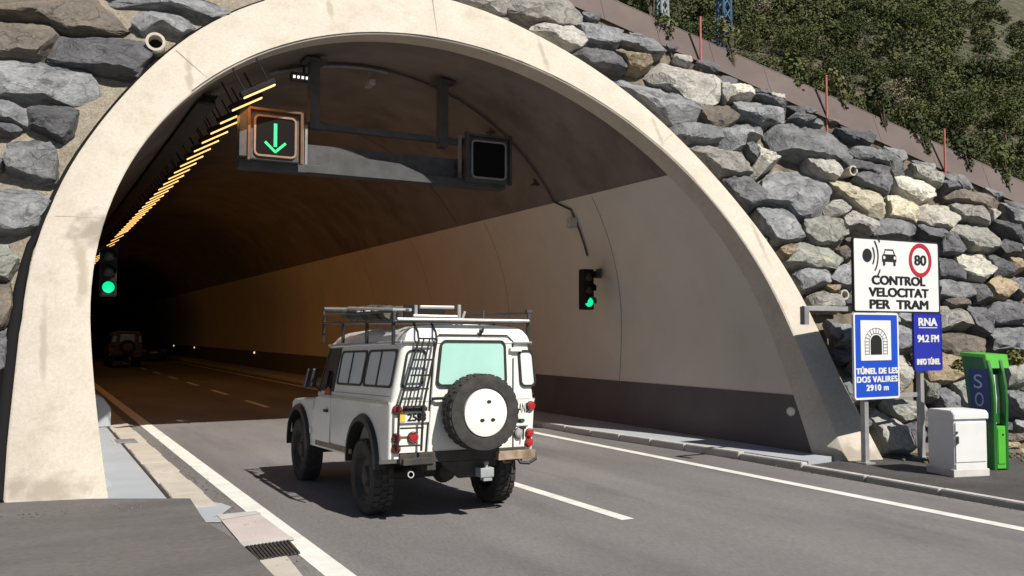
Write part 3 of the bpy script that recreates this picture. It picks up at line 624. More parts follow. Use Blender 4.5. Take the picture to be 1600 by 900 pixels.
ROCKS = [
(1,'l',[(110,-90),(440,-90),(435,50),(370,60),(280,45),(170,10)],'pale boulder cut by the top of the photo just right of the arch crown'),
(1,'l',[(470,-60),(820,-30),(905,75),(900,130),(850,125),(760,140),(650,120),(560,70),(480,40)],'long pale boulder with dark underside, topmost beside the brown steel wall end'),
(1,'l',[(610,165),(680,135),(860,160),(950,235),(900,280),(800,270),(720,220)],'pale cracked boulder touching the ring, below the long topmost pale boulder'),
(1,'g',[(900,110),(960,90),(1060,130),(1160,190),(1140,270),(1060,260),(950,230),(930,170)],'smooth grey block with a sharp square right end under the brown wall'),
(1,'d',[(860,290),(960,280),(1060,310),(1210,380),(1180,410),(1080,400),(980,380)],'dark wedge-shaped slab lying along the upper ring below the smooth grey block'),
(1,'g',[(1150,200),(1200,190),(1330,240),(1430,310),(1330,320),(1220,290),(1150,250)],'narrow grey slab under the brown wall foot left of the first red pole'),
(1,'t',[(1150,295),(1200,285),(1310,330),(1350,390),(1290,420),(1220,400)],'small brownish boulder with rusty edge left of the long pink-topped slab'),
(2,'l',[(270,100),(330,40),(430,40),(560,90),(840,200),(850,260),(780,380),(600,370),(450,270),(330,190)],'long pale pinkish-topped slab with a deep dark side below the first red pole'),
(2,'g',[(70,200),(130,150),(260,130),(330,200),(400,290),(560,370),(690,480),(690,570),(600,560),(480,540),(380,480),(250,380),(190,300)],'very large layered grey slab running down along the upper right of the ring'),
(2,'l',[(840,240),(900,230),(930,290),(880,390),(840,330)],'small upright wedge stone at the lower end of the long pink-topped slab'),
(2,'w',[(920,260),(990,250),(1100,280),(1090,330),(980,345),(930,330)],'small whitish flat stone under the brown wall between first and second red pole'),
(2,'b',[(680,430),(760,390),(900,400),(960,480),(940,540),(830,600),(740,570),(690,500)],'dark brown chunky boulder under the lower end of the long pink-topped slab'),
(2,'g',[(950,410),(990,365),(1130,370),(1300,430),(1330,530),(1150,550),(1060,500),(970,480)],'smooth blue-grey slab right of the dark brown chunky boulder'),
(2,'g',[(430,560),(560,560),(700,580),(820,620),(830,680),(740,690),(600,680),(520,640)],'flat grey slab on the ring edge under the very large layered slab'),
(2,'g',[(830,600),(960,540),(1110,520),(1150,640),(1020,670),(1010,740),(860,750),(830,680)],'blue-grey block with a square dark front beneath the dark brown chunky boulder'),
(3,'g',[(740,20),(800,-30),(1000,-40),(1240,50),(1350,160),(1330,215),(1150,230),(950,180),(800,150)],'broad layered grey slab below the second red pole'),
(2,'d',[(1110,300),(1180,320),(1300,370),(1350,440),(1280,420),(1200,370)],'thin dark slab at the wall foot above the smooth blue-grey slab'),
(2,'d',[(1380,510),(1440,470),(1530,500),(1560,540),(1480,560)],'small dark stone at the wall foot just left of the second red pole'),
(3,'l',[(120,120),(200,100),(300,140),(420,170),(560,190),(590,260),(560,330),(430,350),(330,350),(240,260)],'pale quartz-veined boulder on the ring edge level with the vault line'),
(3,'w',[(590,120),(640,110),(780,240),(720,280),(640,340),(590,300),(640,200)],'small leaning cream stone with one bright white face and one dark face'),
(3,'d',[(530,130),(580,110),(620,180),(600,240),(550,190)],'small dark stone beside the small leaning cream stone'),
(3,'d',[(370,390),(480,350),(600,360),(640,430),(680,500),(650,570),(540,610),(470,520)],'rough dark layered boulder between the ring and the biggest grey boulder'),
(3,'g',[(680,450),(760,320),(880,250),(980,220),(1020,260),(1080,400),(1180,470),(1160,560),(1090,660),(1000,680),(920,660),(880,590),(680,540)],'the biggest blunt blue-grey boulder of the slope with a black hollow underside'),
(3,'l',[(1020,200),(1060,190),(1200,260),(1260,340),(1240,380),(1130,360),(1040,280)],'pale cream wedge right above the biggest blue-grey boulder'),
(3,'c',[(1220,410),(1280,390),(1440,440),(1600,540),(1600,680),(1500,660),(1380,590),(1270,500)],'large yellowish cream slab right of the biggest blue-grey boulder'),
(3,'l',[(1140,640),(1220,560),(1290,550),(1350,620),(1280,690),(1180,680)],'small pale pointed stone below the large yellowish cream slab'),
(3,'g',[(640,610),(780,600),(880,640),(930,720),(980,840),(860,880),(760,860),(690,740)],'smooth blue-grey boulder beneath the biggest boulder, near the ring'),
(3,'m',[(1000,720),(1100,690),(1290,700),(1310,830),(1220,890),(1080,890),(1010,810)],'rough greenish-grey boulder left above the white sign'),
(3,'l',[(1300,700),(1390,640),(1480,690),(1550,760),(1520,810),(1400,760),(1310,780)],'pale tilted stone right above the left end of the white sign'),
(4,'d',[(200,350),(300,340),(440,370),(530,410),(540,470),(480,470),(350,430),(260,420)],'upper of two dark ridged slates right of the small drain pipe'),
(4,'d',[(290,480),(380,430),(500,450),(550,540),(530,600),(440,570),(350,530)],'lower of two dark ridged slates right of the small drain pipe'),
(4,'g',[(270,260),(340,230),(500,270),(620,360),(710,440),(640,450),(520,390),(420,350),(340,320)],'long blue-grey slab sloping down under the wall left of the third red pole'),
(4,'d',[(130,100),(200,110),(290,160),(270,190),(190,170)],'thin dark stone at the wall foot right of the second red pole'),
(4,'w',[(610,480),(680,460),(800,510),(880,580),(880,630),(800,660),(700,610),(640,550)],'bright white rounded boulder, the whitest on the upper slope'),
(4,'c',[(560,620),(640,610),(780,730),(760,810),(560,780),(570,700)],'cream block with a dark front just below the bright white boulder'),
(4,'w',[(790,720),(860,690),(1050,690),(1080,820),(1010,880),(880,850),(800,790)],'large pale cream boulder right of the cream block with dark front'),
(4,'l',[(1050,690),(1120,670),(1260,710),(1330,770),(1320,840),(1230,820),(1130,800),(1070,740)],'pale greenish split boulder right of the large pale cream boulder'),
(4,'l',[(1330,740),(1370,740),(1390,790),(1350,830)],'tiny pale stone at the right tip of the pale split boulder'),
(4,'m',[(740,380),(860,400),(940,490),(940,550),(860,520),(770,470)],'olive-grey stone under the wall just left of the third red pole foot'),
(4,'b',[(990,570),(1150,570),(1300,620),(1430,650),(1440,690),(1320,710),(1180,680),(1050,630)],'long brownish-grey slab like a log at the wall foot right of the third red pole'),
(5,'g',[(940,180),(1000,110),(1120,110),(1240,170),(1250,210),(1180,240),(960,230)],'rounded grey boulder right above the middle of the white sign'),
(4,'d',[(950,500),(1040,520),(1110,560),(1000,580)],'small dark stone right beneath the third red pole'),
(5,'m',[(260,410),(340,270),(420,300),(560,330),(660,420),(610,490),(480,480),(330,440)],'green-tinged boulder with a black underside left of the white sign'),
(5,'g',[(330,520),(430,500),(590,540),(560,620),(400,640)],'flat layered grey slab on the ring edge left of the white sign'),
(5,'g',[(590,580),(640,500),(740,460),(770,640),(680,640)],'grey boulder half hidden behind the left edge of the white sign'),
(5,'l',[(440,700),(560,670),(650,720),(680,800),(480,800)],'pale grey boulder above the horizontal sign bar beside the ring'),
(5,'b',[(630,350),(720,310),(750,420),(690,430)],'small brown stone against the upper left edge of the white sign'),
(5,'t',[(190,350),(270,310),(330,320),(280,390),(240,400)],'small sandy stone on the ring edge beside the green-tinged boulder'),
(5,'t',[(550,640),(660,640),(640,680),(600,690)],'small tan stone left of the lower drain pipe'),
(6,'d',[(400,250),(480,250),(640,340),(740,430),(700,460),(560,460),(540,370),(460,350)],'dark blue-black slab at the upper right corner of the white sign'),
(6,'m',[(640,290),(720,240),(900,250),(1000,320),(1000,420),(920,450),(800,440),(720,350)],'mottled pale boulder with a brown underside right of the white sign'),
(6,'w',[(710,480),(830,470),(930,520),(950,620),(880,690),(780,660),(720,590)],'rough white quartz boulder right of the round speed limit disc'),
(6,'d',[(540,500),(700,490),(740,600),(720,680),(560,650)],'dark boulder touching the right edge of the white sign'),
(6,'d',[(1010,400),(1080,360),(1180,400),(1160,470),(1060,470)],'dark grey stone near the right border right of the mottled boulder'),
(6,'d',[(930,500),(1000,480),(1090,560),(1100,640),(990,650),(950,580)],'black fractured stone right of the rough white quartz boulder'),
(6,'t',[(1090,520),(1180,520),(1200,600),(1110,620)],'tan stone near the right border beside the black fractured stone'),
(6,'t',[(920,720),(1000,660),(1110,700),(1120,770),(1050,830),(980,800)],'orange-tan boulder, the most yellow stone, below the black fractured stone'),
(6,'g',[(1110,670),(1200,660),(1260,700),(1200,820),(1130,760)],'grey stone at the right border beside the orange-tan boulder'),
(6,'g',[(540,700),(640,680),(760,720),(820,800),(700,830),(550,800)],'grey boulder at the lower right edge of the white sign'),
(6,'d',[(760,700),(880,710),(930,830),(840,850)],'dark stone left of the orange-tan boulder'),
(6,'g',[(1060,60),(1110,90),(1200,150),(1260,280),(1120,220)],'blue-grey slab at the right border below the end of the brown wall'),
(6,'d',[(940,150),(1090,230),(1190,300),(1260,360),(1190,390),(1100,340),(1000,250)],'dark slanting slab at the right border below the pale split boulder'),
(6,'b',[(600,840),(720,840),(760,890),(640,900)],'small flat brown stone right of the lower corner of the white sign'),
(7,'l',[(950,90),(1060,90),(1190,240),(1080,230),(1000,260),(950,270)],'pale fractured boulder right beside the dark blue radio sign'),
(7,'b',[(960,290),(1120,280),(1280,340),(1270,440),(1180,500),(1060,470),(970,400)],'broad brown-grey boulder above the green post and right of the radio sign'),
(7,'d',[(1370,70),(1500,20),(1600,50),(1660,120),(1600,200),(1430,200),(1340,140)],'dark rounded boulder at the right border above the green post'),
(7,'d',[(1160,80),(1290,40),(1360,130),(1340,300),(1220,240),(1170,160)],'dark blue-grey boulder between radio sign and right border above the green post'),
(7,'g',[(1370,250),(1500,230),(1650,260),(1650,480),(1500,420),(1390,410)],'mid-grey boulder at the right border just over the top of the green post'),
(7,'t',[(830,480),(950,460),(1100,500),(1160,620),(1000,680),(870,670)],'big sandy pale boulder right of the lower half of the radio sign'),
(7,'g',[(60,200),(130,200),(150,340),(100,300)],'small grey stone on the ring edge under the horizontal sign bar'),
(7,'g',[(170,220),(250,230),(280,370),(180,360)],'small grey stone half hidden behind the left edge of the blue tunnel sign'),
(7,'g',[(610,210),(720,280),(740,400),(610,430)],'grey boulder seen in the gap between the blue tunnel sign and the radio sign'),
(7,'l',[(610,470),(680,460),(730,600),(690,720),(600,760)],'pale stone in the gap below, left of the radio sign post'),
(7,'g',[(1470,740),(1660,770),(1660,960),(1530,890)],'light blue-grey slab right of the green post at the right border'),
(8,'m',[(200,290),(320,290),(440,310),(450,400),(330,440),(250,380)],'grey-green slab under the crossbar between the two sign posts'),
(8,'l',[(100,320),(160,330),(300,470),(380,630),(330,650),(220,640),(170,560),(140,440)],'large pale grey block leaning at the foot of the ring behind the left sign post'),
(8,'g',[(560,220),(640,190),(720,260),(740,340),(620,350),(580,290)],'grey stone just above the white cabinet'),
(8,'m',[(640,120),(780,130),(790,330),(740,320),(700,220)],'mossy pale stone against the left side of the green post'),
(8,'b',[(1010,535),(1080,540),(1080,590),(1010,580)],'upper left brown stone of the low rubble wall right of the green post'),
(8,'b',[(1090,540),(1180,540),(1190,580),(1090,590)],'upper right brown stone of the low rubble wall right of the green post'),
(8,'t',[(1020,600),(1120,600),(1130,640),(1020,640)],'long tan stone in the middle course of the low rubble wall'),
(8,'b',[(1030,650),(1120,650),(1120,700),(1040,700)],'brown stone under the long tan stone of the low rubble wall'),
(8,'t',[(1130,640),(1190,640),(1190,700),(1130,700)],'tan stone at the right border in the low rubble wall'),
(8,'b',[(1060,710),(1130,710),(1140,760),(1080,760)],'lowest brown stone of the low rubble wall'),
(8,'l',[(1010,720),(1060,740),(1130,790),(1130,820),(990,820)],'pale triangular stone at the foot of the green post'),
(8,'b',[(1140,710),(1190,710),(1190,800),(1140,790)],'brown stone at the foot of the low rubble wall on the right border'),
(8,'d',[(330,460),(440,450),(450,560),(400,640),(360,540)],'dark stone in the shade between the two sign posts'),
(8,'m',[(1050,60),(1180,60),(1190,180),(1080,180)],'mossy stone right of the hooded top of the green post'),
(8,'m',[(480,100),(560,180),(560,280),(490,260)],'mossy stone right behind the lower end of the radio sign post'),
(8,'d',[(230,680),(330,660),(440,720),(470,810),(260,800)],'black shaded stone at the ground between ring foot and white cabinet'),
(9,'b',[(-150,0),(130,-20),(560,-20),(700,60),(790,150),(780,190),(700,215),(430,210),(270,160),(120,130),(-150,110)],'big brown streaked slab in the upper left corner'),
(9,'b',[(-160,140),(120,130),(230,160),(350,270),(300,350),(240,390),(140,370),(0,380),(-160,370)],'brownish-grey boulder under the big brown streaked slab at the left border'),
(9,'d',[(320,370),(380,260),(450,225),(700,220),(880,280),(930,370),(830,480),(700,460),(560,440),(340,410)],'large dark purple-grey slate left of the drain pipe end on the upper left slope'),
(9,'g',[(-160,400),(100,390),(300,420),(480,440),(540,500),(600,570),(500,640),(250,620),(0,620),(-160,620)],'long layered grey slab under the large dark slate on the left'),
(9,'g',[(660,-20),(1060,-20),(1300,40),(1400,110),(1290,130),(1150,90),(1000,60),(820,50),(740,40)],'long flat grey slab at the top edge left of the arch crown'),
(9,'g',[(840,170),(900,110),(960,80),(1080,90),(1150,150),(1220,190),(1130,240),(1010,190),(900,220)],'grey boulder with a cream patch directly above the drain pipe end'),
(9,'g',[(-140,660),(60,660),(190,730),(170,800),(80,780),(-140,750)],'bluish slab at the left border below the long layered grey slab'),
(9,'d',[(-140,770),(60,770),(130,810),(70,850),(-140,840)],'dark lower slab at the left border beneath the bluish slab'),
(9,'d',[(190,720),(260,680),(400,660),(480,700),(450,830),(390,880),(290,830),(190,790)],'dark rough block left of the ring below the long layered grey slab'),
(10,'g',[(40,130),(80,105),(190,110),(220,170),(210,255),(150,250),(40,220)],'almost square smooth grey block in the sandy mortar left of the ring'),
(10,'g',[(-120,290),(100,280),(190,340),(140,430),(60,460),(-120,450)],'large smooth grey slab reaching the left edge of the ring'),
(10,'d',[(-100,170),(20,185),(0,215),(-100,230)],'small dark stone at the left border beside the almost square block'),
(10,'m',[(-80,530),(30,525),(70,580),(30,640),(-80,630)],'pale greenish veined stone at the left border below the large smooth slab'),
(10,'b',[(-80,650),(30,650),(50,760),(10,830),(-80,830)],'brown stone low at the left border beside the black cable duct'),
(10,'d',[(-80,850),(30,850),(20,1000),(-80,1000)],'dark stone lowest at the left border beside the black cable duct'),
]
OCC = {}
for k, (rg, col, pts, lab) in enumerate(ROCKS):
    s, ox, oy = REG[rg]; cx = sum(p[0] for p in pts)/len(pts); cy = sum(p[1] for p in pts)/len(pts)
    g = 1.13
    add_rock([onE(ox+(cx+(a-cx)*g)/s, oy+(cy+(b-cy)*g)/s, 0.12) for a, b in pts], col, lab, 11+k, off=None if rg < 9 else 0.02, depth=None if rg < 9 else -1)
# small stones that fill the gaps, and the rows that run on beside the picture
def inside(u, v, cu, cv, poly, grow):
    x, y = (u-cu)/grow, (v-cv)/grow; c = False; n = len(poly)
    for i in range(n):
        (x1,y1),(x2,y2) = poly[i], poly[(i+1) % n]
        if (y1 > y) != (y2 > y) and x < (x2-x1)*(y-y1)/(y2-y1)+x1: c = not c
    return c
rngF = random.Random(5); nf = no = 0; DISC = []
def pxof(P):
    q = P-CAM; a = q.x*CY+q.y*SY; f = -q.x*SY+q.y*CY; y = -q.z*CP+f*SP; z = f*CP+q.z*SP
    return 800+FPX*a/z, 450+FPX*y/z
for r0, tries in ((0.75,420),(0.5,700),(0.30,1200),(0.21,2600),(0.14,2600)):
    for k in range(tries):
        x = rngF.uniform(-9, 25); z = rngF.uniform(0.05, 1)*ztop(x)
        P = Vector((x, faceY(x, z), z))
        if in_ring(x, z, -r0*0.9) or z > ztop(x)-r0*0.7: continue
        px, py = pxof(P); seen = -30 < px < 1630 and -30 < py < 930 and P.y > 0
        if seen and (r0 > 0.31 or px < 400): continue
        if not seen and (r0 < 0.45 or no > 44): continue
        u, v = plane_uv(P); bad = False
        for cu, cv, poly in ROCK_BOX:
            if abs(u-cu) < 2 and abs(v-cv) < 2:
                if inside(u, v, cu, cv, poly, 1.0) or any(inside(u+r0*.75*math.cos(a), v+r0*.6*math.sin(a), cu, cv, poly, 1.0) for a in (0,.8,1.6,2.4,3.1,3.9,4.7,5.5)): bad = True; break
        if bad or any((u-a)**2+(v-b)**2 < (0.8*(r0+c))**2 for a, b, c in DISC): continue
        DISC.append((u, v, r0)); n = rngF.randint(6, 8); ph = rngF.uniform(0, 6)
        el = rngF.uniform(1.0, 1.5); tl = rngF.uniform(-.6, .1)
        pts = []
        for i in range(n):
            a = ph+2*math.pi*i/n+rngF.uniform(-.2,.2); rr = r0*rngF.uniform(0.85,1.15); uu, vv = rr*el*math.cos(a), rr*0.8*math.sin(a)
            c, s_ = math.cos(tl), math.sin(tl); pts.append(P+EU*(uu*c-vv*s_)+EV*(uu*s_+vv*c))
        col = rngF.choice('ggdddlgbgg')
        if seen: add_rock(pts, col, 'small stone wedged in a gap between the larger boulders right of the ring', 500+k, off=0.30, group='gap stones of the right slope', sub=3, name='gap_stone'); nf += 1
        else: add_rock(pts, col, 'grey boulder in the rows of the slope that run on past the picture', 900+k, off=0.32, group='outlying slope boulders', sub=3); no += 1
print('rocks', len(ROCKS), nf, no)
for o in [o for o in bpy.data.objects if o.name.startswith('gap_stone')]: o['category'] = 'stone'

# drain pipes poking from the slope
def drain_pipe(px, py, r, label, off=0.05):
    P = onE(px, py, off); t = thing('drain_pipe', label, 'pipe', P)
    M = Vector((-0.12,-1,0.03)).to_track_quat('Z','Y').to_matrix().to_4x4()
    m = MB(); m.lathe([(r,-0.5),(r,0.10),(r*0.72,0.10),(r*0.72,-0.5)], M, 24, close=True); m.build('pipe_wall', M_pipe, t, smooth=40)
    m = MB(); m.lathe([(0,-0.12),(r*0.72,-0.12)], M, 24); m.build('bore_shade', M_black, t)  # black disc stands for the shade inside the pipe
drain_pipe(243, 68, 0.15, 'round concrete drain pipe end beside the ring on the upper left slope', -0.12)
drain_pipe(1328, 268, 0.10, 'small pale drain pipe end between dark ridged slates and the cream slab', 0.20)
drain_pipe(1314, 461, 0.09, 'small tan drain pipe end left of the lower edge of the white sign', 0.26)
# cable duct along the ring's outer left edge, black for the dark gap there
m = MB(); pts = []
for i in range(0, 40):
    x, z = POUT[i]; k = 0.10 if z < 3.2 else 0.03
    pts.append((x-k*0.7, faceY(x, z)+(0.10 if z < 3.6 else 0.05), max(0, z)))
m.tube(pts, [float(np.interp(p[2],[0,2.4,3.8,5,9],[.085,.075,.035,.02,.016])) for p in pts], 10); o = m.build('cable_duct', M_cable, smooth=60); rooted(o, pts[0])
tag(o, 'black cable duct running up the dark gap at the outer left edge of the concrete ring', 'cable duct')

# ------------------------------------------------------------------ brown steel wall, poles, plants and fence along the slope's top
def top_pt(x, d=0.0, z=0.0): return Vector((x, ytop(x)+d, ztop(x)+z))
A, B = top_pt(7.0, -.05, -.12), top_pt(26.0, -.05, -.12)
t = thing('steel_wall', 'long low brown weathered steel wall running down along the top of the rock slope', 'wall', top_pt(13, .28))
lean = Vector((0, 0.16, 0.45))
m = MB(); nseg = 19
for i in range(nseg):
    a, b = A.lerp(B, i/nseg), A.lerp(B, (i+1)/nseg); b = b-(b-a)*0.006
    q = [a-lean*.35, b-lean*.35, b+lean, a+lean]
    m.prism([p-t.location for p in q], (0, 0.03, 0))
m.build('sheet', M_corten, t)
m = MB(); m.tube([A+lean-t.location+Vector((0,.02,.0)), B+lean-t.location+Vector((0,.02,0))], 0.025, 6); m.build('top_rail', M_corten, t)
for px, pb, pt, lab in ((1095,100,28,'uppermost of the three red poles above the slope, nearest the blue lattice mast'), (1292,184,120,'middle red pole of the three standing along the brown steel wall'), (1477,270,203,'lowest red pole of the three, near the end of the slope')):
    P = onE(px, pb, 0.25); h = 0.2
    while pxof(P+Vector((0,0,h)))[1] > pt: h += 0.01
    m = MB(); m.tube([(0,0,-.35),(0,0,h)], 0.021, 8); m.lathe([(0.021,0),(0.026,0.0),(0.026,0.02),(0,0.025)], Matrix.Translation((0,0,h)), 8)
    o = m.build('marker_pole', M_redp, None, P); tag(o, lab, 'pole', 'red poles along the steel wall')
rng = np.random.default_rng(3)
PLANTS = [(1020,20,.5,'thin climbing plant beside the grey lattice mast on the brown wall'),(1050,68,.45,'dark small plant on the brown wall left of the first red pole'),(1150,108,.8,'bushy plant hanging over the brown wall just right of the blue mast'),(1255,150,.6,'thin plant with bare stem on the brown wall left of the middle red pole'),
          (1324,183,.7,'dark plant on the brown wall right of the middle red pole'),(1388,212,.75,'plant with dark stem halfway between middle and lowest red pole'),(1455,248,.6,'plant just left of the lowest red pole'),(1521,276,.65,'plant just right of the lowest red pole'),(1582,302,.8,'last plant at the right border on the end of the brown wall')]
for px, py, h, lab in PLANTS:
    P = onE(px, py, 0.2); t = thing('climbing_plant', lab, 'plant', P, 0, 'plants along the brown steel wall')
    m = MB()
    for k in range(4):
        a = rng.normal(size=2)*0.08; m.tube([(0,0,-.3),(a[0]*.4,.1+a[1]*.3,h*.5),(a[0],.2+a[1],h*1.1)], [.02,.014,.006], 5)
    m.build('stem', M_bark, t)
    V_, Q_ = leaf_cloud(rng, 260, [((0,.12,h*.35),(.10,.10,.25)),((.03,.25,h*.95),(.26,.24,.30)),((-.08,.3,h*1.25),(.18,.2,.2))], .075)
    mesh_np('foliage', V_, Q_, M_leaf[rng.integers(0,3)], t)
t = thing('wire_fence', 'chain-link wire fence on thin posts among the shrubs behind the brown steel wall', 'fence', top_pt(12, 3.2))
FA, FB = top_pt(7, 3.0, -.3), top_pt(25, 3.0, -.3)
m = MB()
for i in range(13):
    P = FA.lerp(FB, i/12)-t.location; q = MB(); q.tube([P-Vector((0,0,.3)), P+Vector((0,0,1.75))], 0.024, 6); q.build('post', M_pylw, t)
nw = 110
for i in range(nw):
    a = FA.lerp(FB, i/nw)-t.location; b = FA.lerp(FB, min(1, (i+9)/nw))-t.location; c = FA.lerp(FB, max(0, (i-9)/nw))-t.location
    m.tube([a+Vector((0,0,.05)), b+Vector((0,0,1.7))], .004, 3, False); m.tube([a+Vector((0,0,.05)), c+Vector((0,0,1.7))], .0032, 3, False)
for z in (.05, .9, 1.7): m.tube([FA-t.location+Vector((0,0,z)), FB-t.location+Vector((0,0,z))], .005, 4)
m.build('wire_mesh', M_fence, t)

# shrubs behind the wall
def shrub(P, h, w, mi, lab, n=1100, ls=0.085, group='shrubs behind the steel wall'):
    t = thing('shrub', lab, 'shrub', P, 0, group)
    lob = [((rng.normal()*w*.35, rng.normal()*w*.3, h*rng.uniform(.3,.8)), (w*rng.uniform(.25,.45), w*rng.uniform(.25,.45), h*rng.uniform(.2,.35))) for k in range(7)]
    m = MB()
    for c, r in lob: m.tube([(0,0,-.2),(c[0]*.5,c[1]*.5,c[2]*.6),c], [.035,.02,.008], 5)
    m.build('stems', M_bark, t)
    V_, Q_ = leaf_cloud(rng, n, lob, ls); mesh_np('foliage', V_, Q_, M_leaf[mi], t)
k = 0
SH = ['green shrub', 'dark shrub', 'olive shrub', 'dry greyish shrub']
for px in range(935, 1640, 30):
    u = (px-900)/700; x = 9.5+u*8.4+rng.uniform(-.3,.3); mi = int(rng.choice([0,2,2,3])) if px < 1330 else int(rng.choice([0,3,3,2])) 
    if 1370 < px < 1480: mi = 3
    d = [1.2, 2.1, 4.2][k % 3]+rng.uniform(-.3,.3)
    P = on_hill(x, d)
    near = 'above the first red pole' if px < 1180 else 'around the middle red pole' if px < 1380 else 'around the lowest red pole'
    shrub(P, rng.uniform(.6,1.0)+.08*d, rng.uniform(.8,1.3), mi, f"{SH[mi]} {['right behind the brown steel wall','standing in the wire fence','just beyond the wire fence'][k%3]} {near}", group=f'{SH[mi]}s {k%3} {near}'.replace(' 0',' by the wall').replace(' 1',' in the fence').replace(' 2',' beyond the fence'))
    k += 1

# lattice masts on the hillside
def mast(px, py, dist, w, h, mat, lab):
    d = ray(px, py); d2 = Vector((d.x, d.y, 0)).normalized(); P = CAM+d*(dist/math.hypot(d.x, d.y))
    t = thing('lattice_mast', lab, 'mast', P); 
    for sx in (-1,1):
        for sy in (-1,1):
            m = MB(); m.tube([(sx*w/2, sy*w/2, -4), (sx*w*.32, sy*w*.32, h)], .045, 5); m.build('leg', mat, t)
    m = MB(); n = 14
    for i in range(n):
        z0, z1 = -3+(h+3)*i/n, -3+(h+3)*(i+1)/n
        k0, k1 = [w/2+(w*.32-w/2)*(z+4)/(h+4) for z in (z0, z1)]
        for a, b in (((-1,-1),(1,-1)),((1,-1),(1,1)),((1,1),(-1,1)),((-1,1),(-1,-1))):
            m.tube([(a[0]*k0,a[1]*k0,z0),(b[0]*k1,b[1]*k1,z1)], .022, 4); m.tube([(b[0]*k0,b[1]*k0,z0),(a[0]*k1,a[1]*k1,z1)], .022, 4)
    m.build('bracing', mat, t)
    return t
mast(1132, 80, 30, 0.42, 3.2, M_pylb, 'blue lattice mast rising behind the brown wall right of the first red pole')
mast(1035, 30, 30, 0.34, 3.0, M_pylw, 'pale grey lattice mast behind the upper end of the brown wall')
m = MB(); a = onY(1080,58,36); b = onY(1240,90,30); m.tube([a, a.lerp(b,.5)-Vector((0,0,.1)), b], .02, 4)
o = m.build('cable', M_cable); rooted(o, a); tag(o, 'dark cable strung past the foot of the blue lattice mast', 'cable')

# woodland on the hillside: one mass, with single trees one can tell apart in front of it
def crown_lobes(r, g): 
    return [((g.normal()*r*.42, g.normal()*r*.42, r*(.75+g.normal()*.28)), (r*g.uniform(.34,.6), r*g.uniform(.34,.6), r*g.uniform(.28,.5))) for k in range(8)]
gw = np.random.default_rng(11); VV, QQ, nvt = [], [], 0; cells = []
for x in np.arange(6, 175, 3.3):
    for d in np.arange(12, 118, 3.0):
        X_, D_ = x+gw.uniform(-1.3,1.3), d+gw.uniform(-1.2,1.2)
        if D_ < hill_foot(X_)-4: continue
        P = on_hill(X_, D_); px, py = pxof(P+Vector((0,0,1.5)))
        if (P-CAM).y < 0 or not (780 < px < 1800) or not (-220 < py < 420): continue
        bare = noise.noise(Vector((X_*.06, D_*.06, 9)))
        if bare > .62 or (px > 1490 and py < 95 and gw.random() < .75): continue
        r = gw.uniform(1.2,2.6)*(0.8+P.y*0.003); L_ = crown_lobes(r, gw); dist = (P-CAM).length
        V_, Q_ = leaf_cloud(gw, 1200 if dist < 110 else 700, L_, 0.17 if dist < 110 else .26); V_ = V_+np.array(P)
        VV.append(V_); QQ.append(Q_+nvt); nvt += len(V_); cells.append((P, r))
wl = mesh_np('woodland', np.concatenate(VV), np.concatenate(QQ), M_wood); tag(wl, 'dense low oak woodland covering the steep hillside behind the slope', 'woodland', kind='stuff')
print('woodland crowns', len(cells))
TREES = [(1030,58,2.3,1),(1190,22,2.0,3),(1340,60,2.6,1),(1432,38,2.4,0),(1310,118,2.2,1),(1440,130,2.6,1),(1505,170,2.4,0),(1570,190,2.5,0),(1395,160,2.0,3),(1250,70,2.1,0),(1545,110,2.3,1),(1480,95,2.2,0)]
TL_ = ['dark round tree at the upper left of the hillside above the first red pole','greyish dry tree near the top border right of the blue mast','very dark crowned tree in the upper middle of the hillside','green tree close under the top border in the middle of the hillside','dark tree straight above the middle red pole','broad dark tree in the middle of the hillside above the lowest red pole','green tree above and right of the lowest red pole','light green tree at the right border low on the hillside','greyish half-bare tree between middle and lowest red pole','green tree above the middle of the brown wall','dark tree high on the right beneath the bare reddish scree','green tree left of the bare reddish scree']
for (px, py, r, mi), lab in zip(TREES, TL_):
    d = ray(px, py); P = None
    for s in range(200, 2400):
        q = CAM+d*(s*0.1)
        if q.z < hill_z(q.x, q.y-ytop(q.x)-.12)+r*.9 and q.y-ytop(q.x) > 10: P = q; break
    if P is None: continue
    P.z = hill_z(P.x, P.y-ytop(P.x)-.12)
    t = thing('tree', lab, 'tree', P); L_ = crown_lobes(r*1.12, gw); L_ = [((c[0],c[1],c[2]+r*.35),q) for c,q in L_]
    m = MB(); m.tube([(0,0,-.4),(.05,.03,r*.5),(.1,.0,r*1.1)], [.16,.12,.05], 7)
    for c, q in L_[:5]: m.tube([(.05,.02,r*.45), c], [.07,.02], 5)
    m.build('trunk', M_bark, t); V_, Q_ = leaf_cloud(gw, 2200, L_, .155); mesh_np('crown', V_, Q_, M_leaf[mi], t)
# weeds on the slope
for px, py, lab in ((1500,575,'yellow-green weed tuft left of the green post'),(1585,560,'weed tuft right of the hood of the green post'),(1440,560,'weed tuft behind the radio sign post'),(1545,650,'low weed tuft right behind the white cabinet')):
    P = onE(px, py, .05); V_, Q_ = leaf_cloud(rng, 240, [((0,0,0),(.20,.12,.14))], .06)
    o = mesh_np('weed', V_, Q_, M_moss); o.location = P; tag(o, lab, 'weed', 'weeds in the rock slope')

# ------------------------------------------------------------------ inside the tunnel
def circ_z(x, off=0.0): return CZT+math.sqrt((RT+off)**2-(x-CXT)**2)
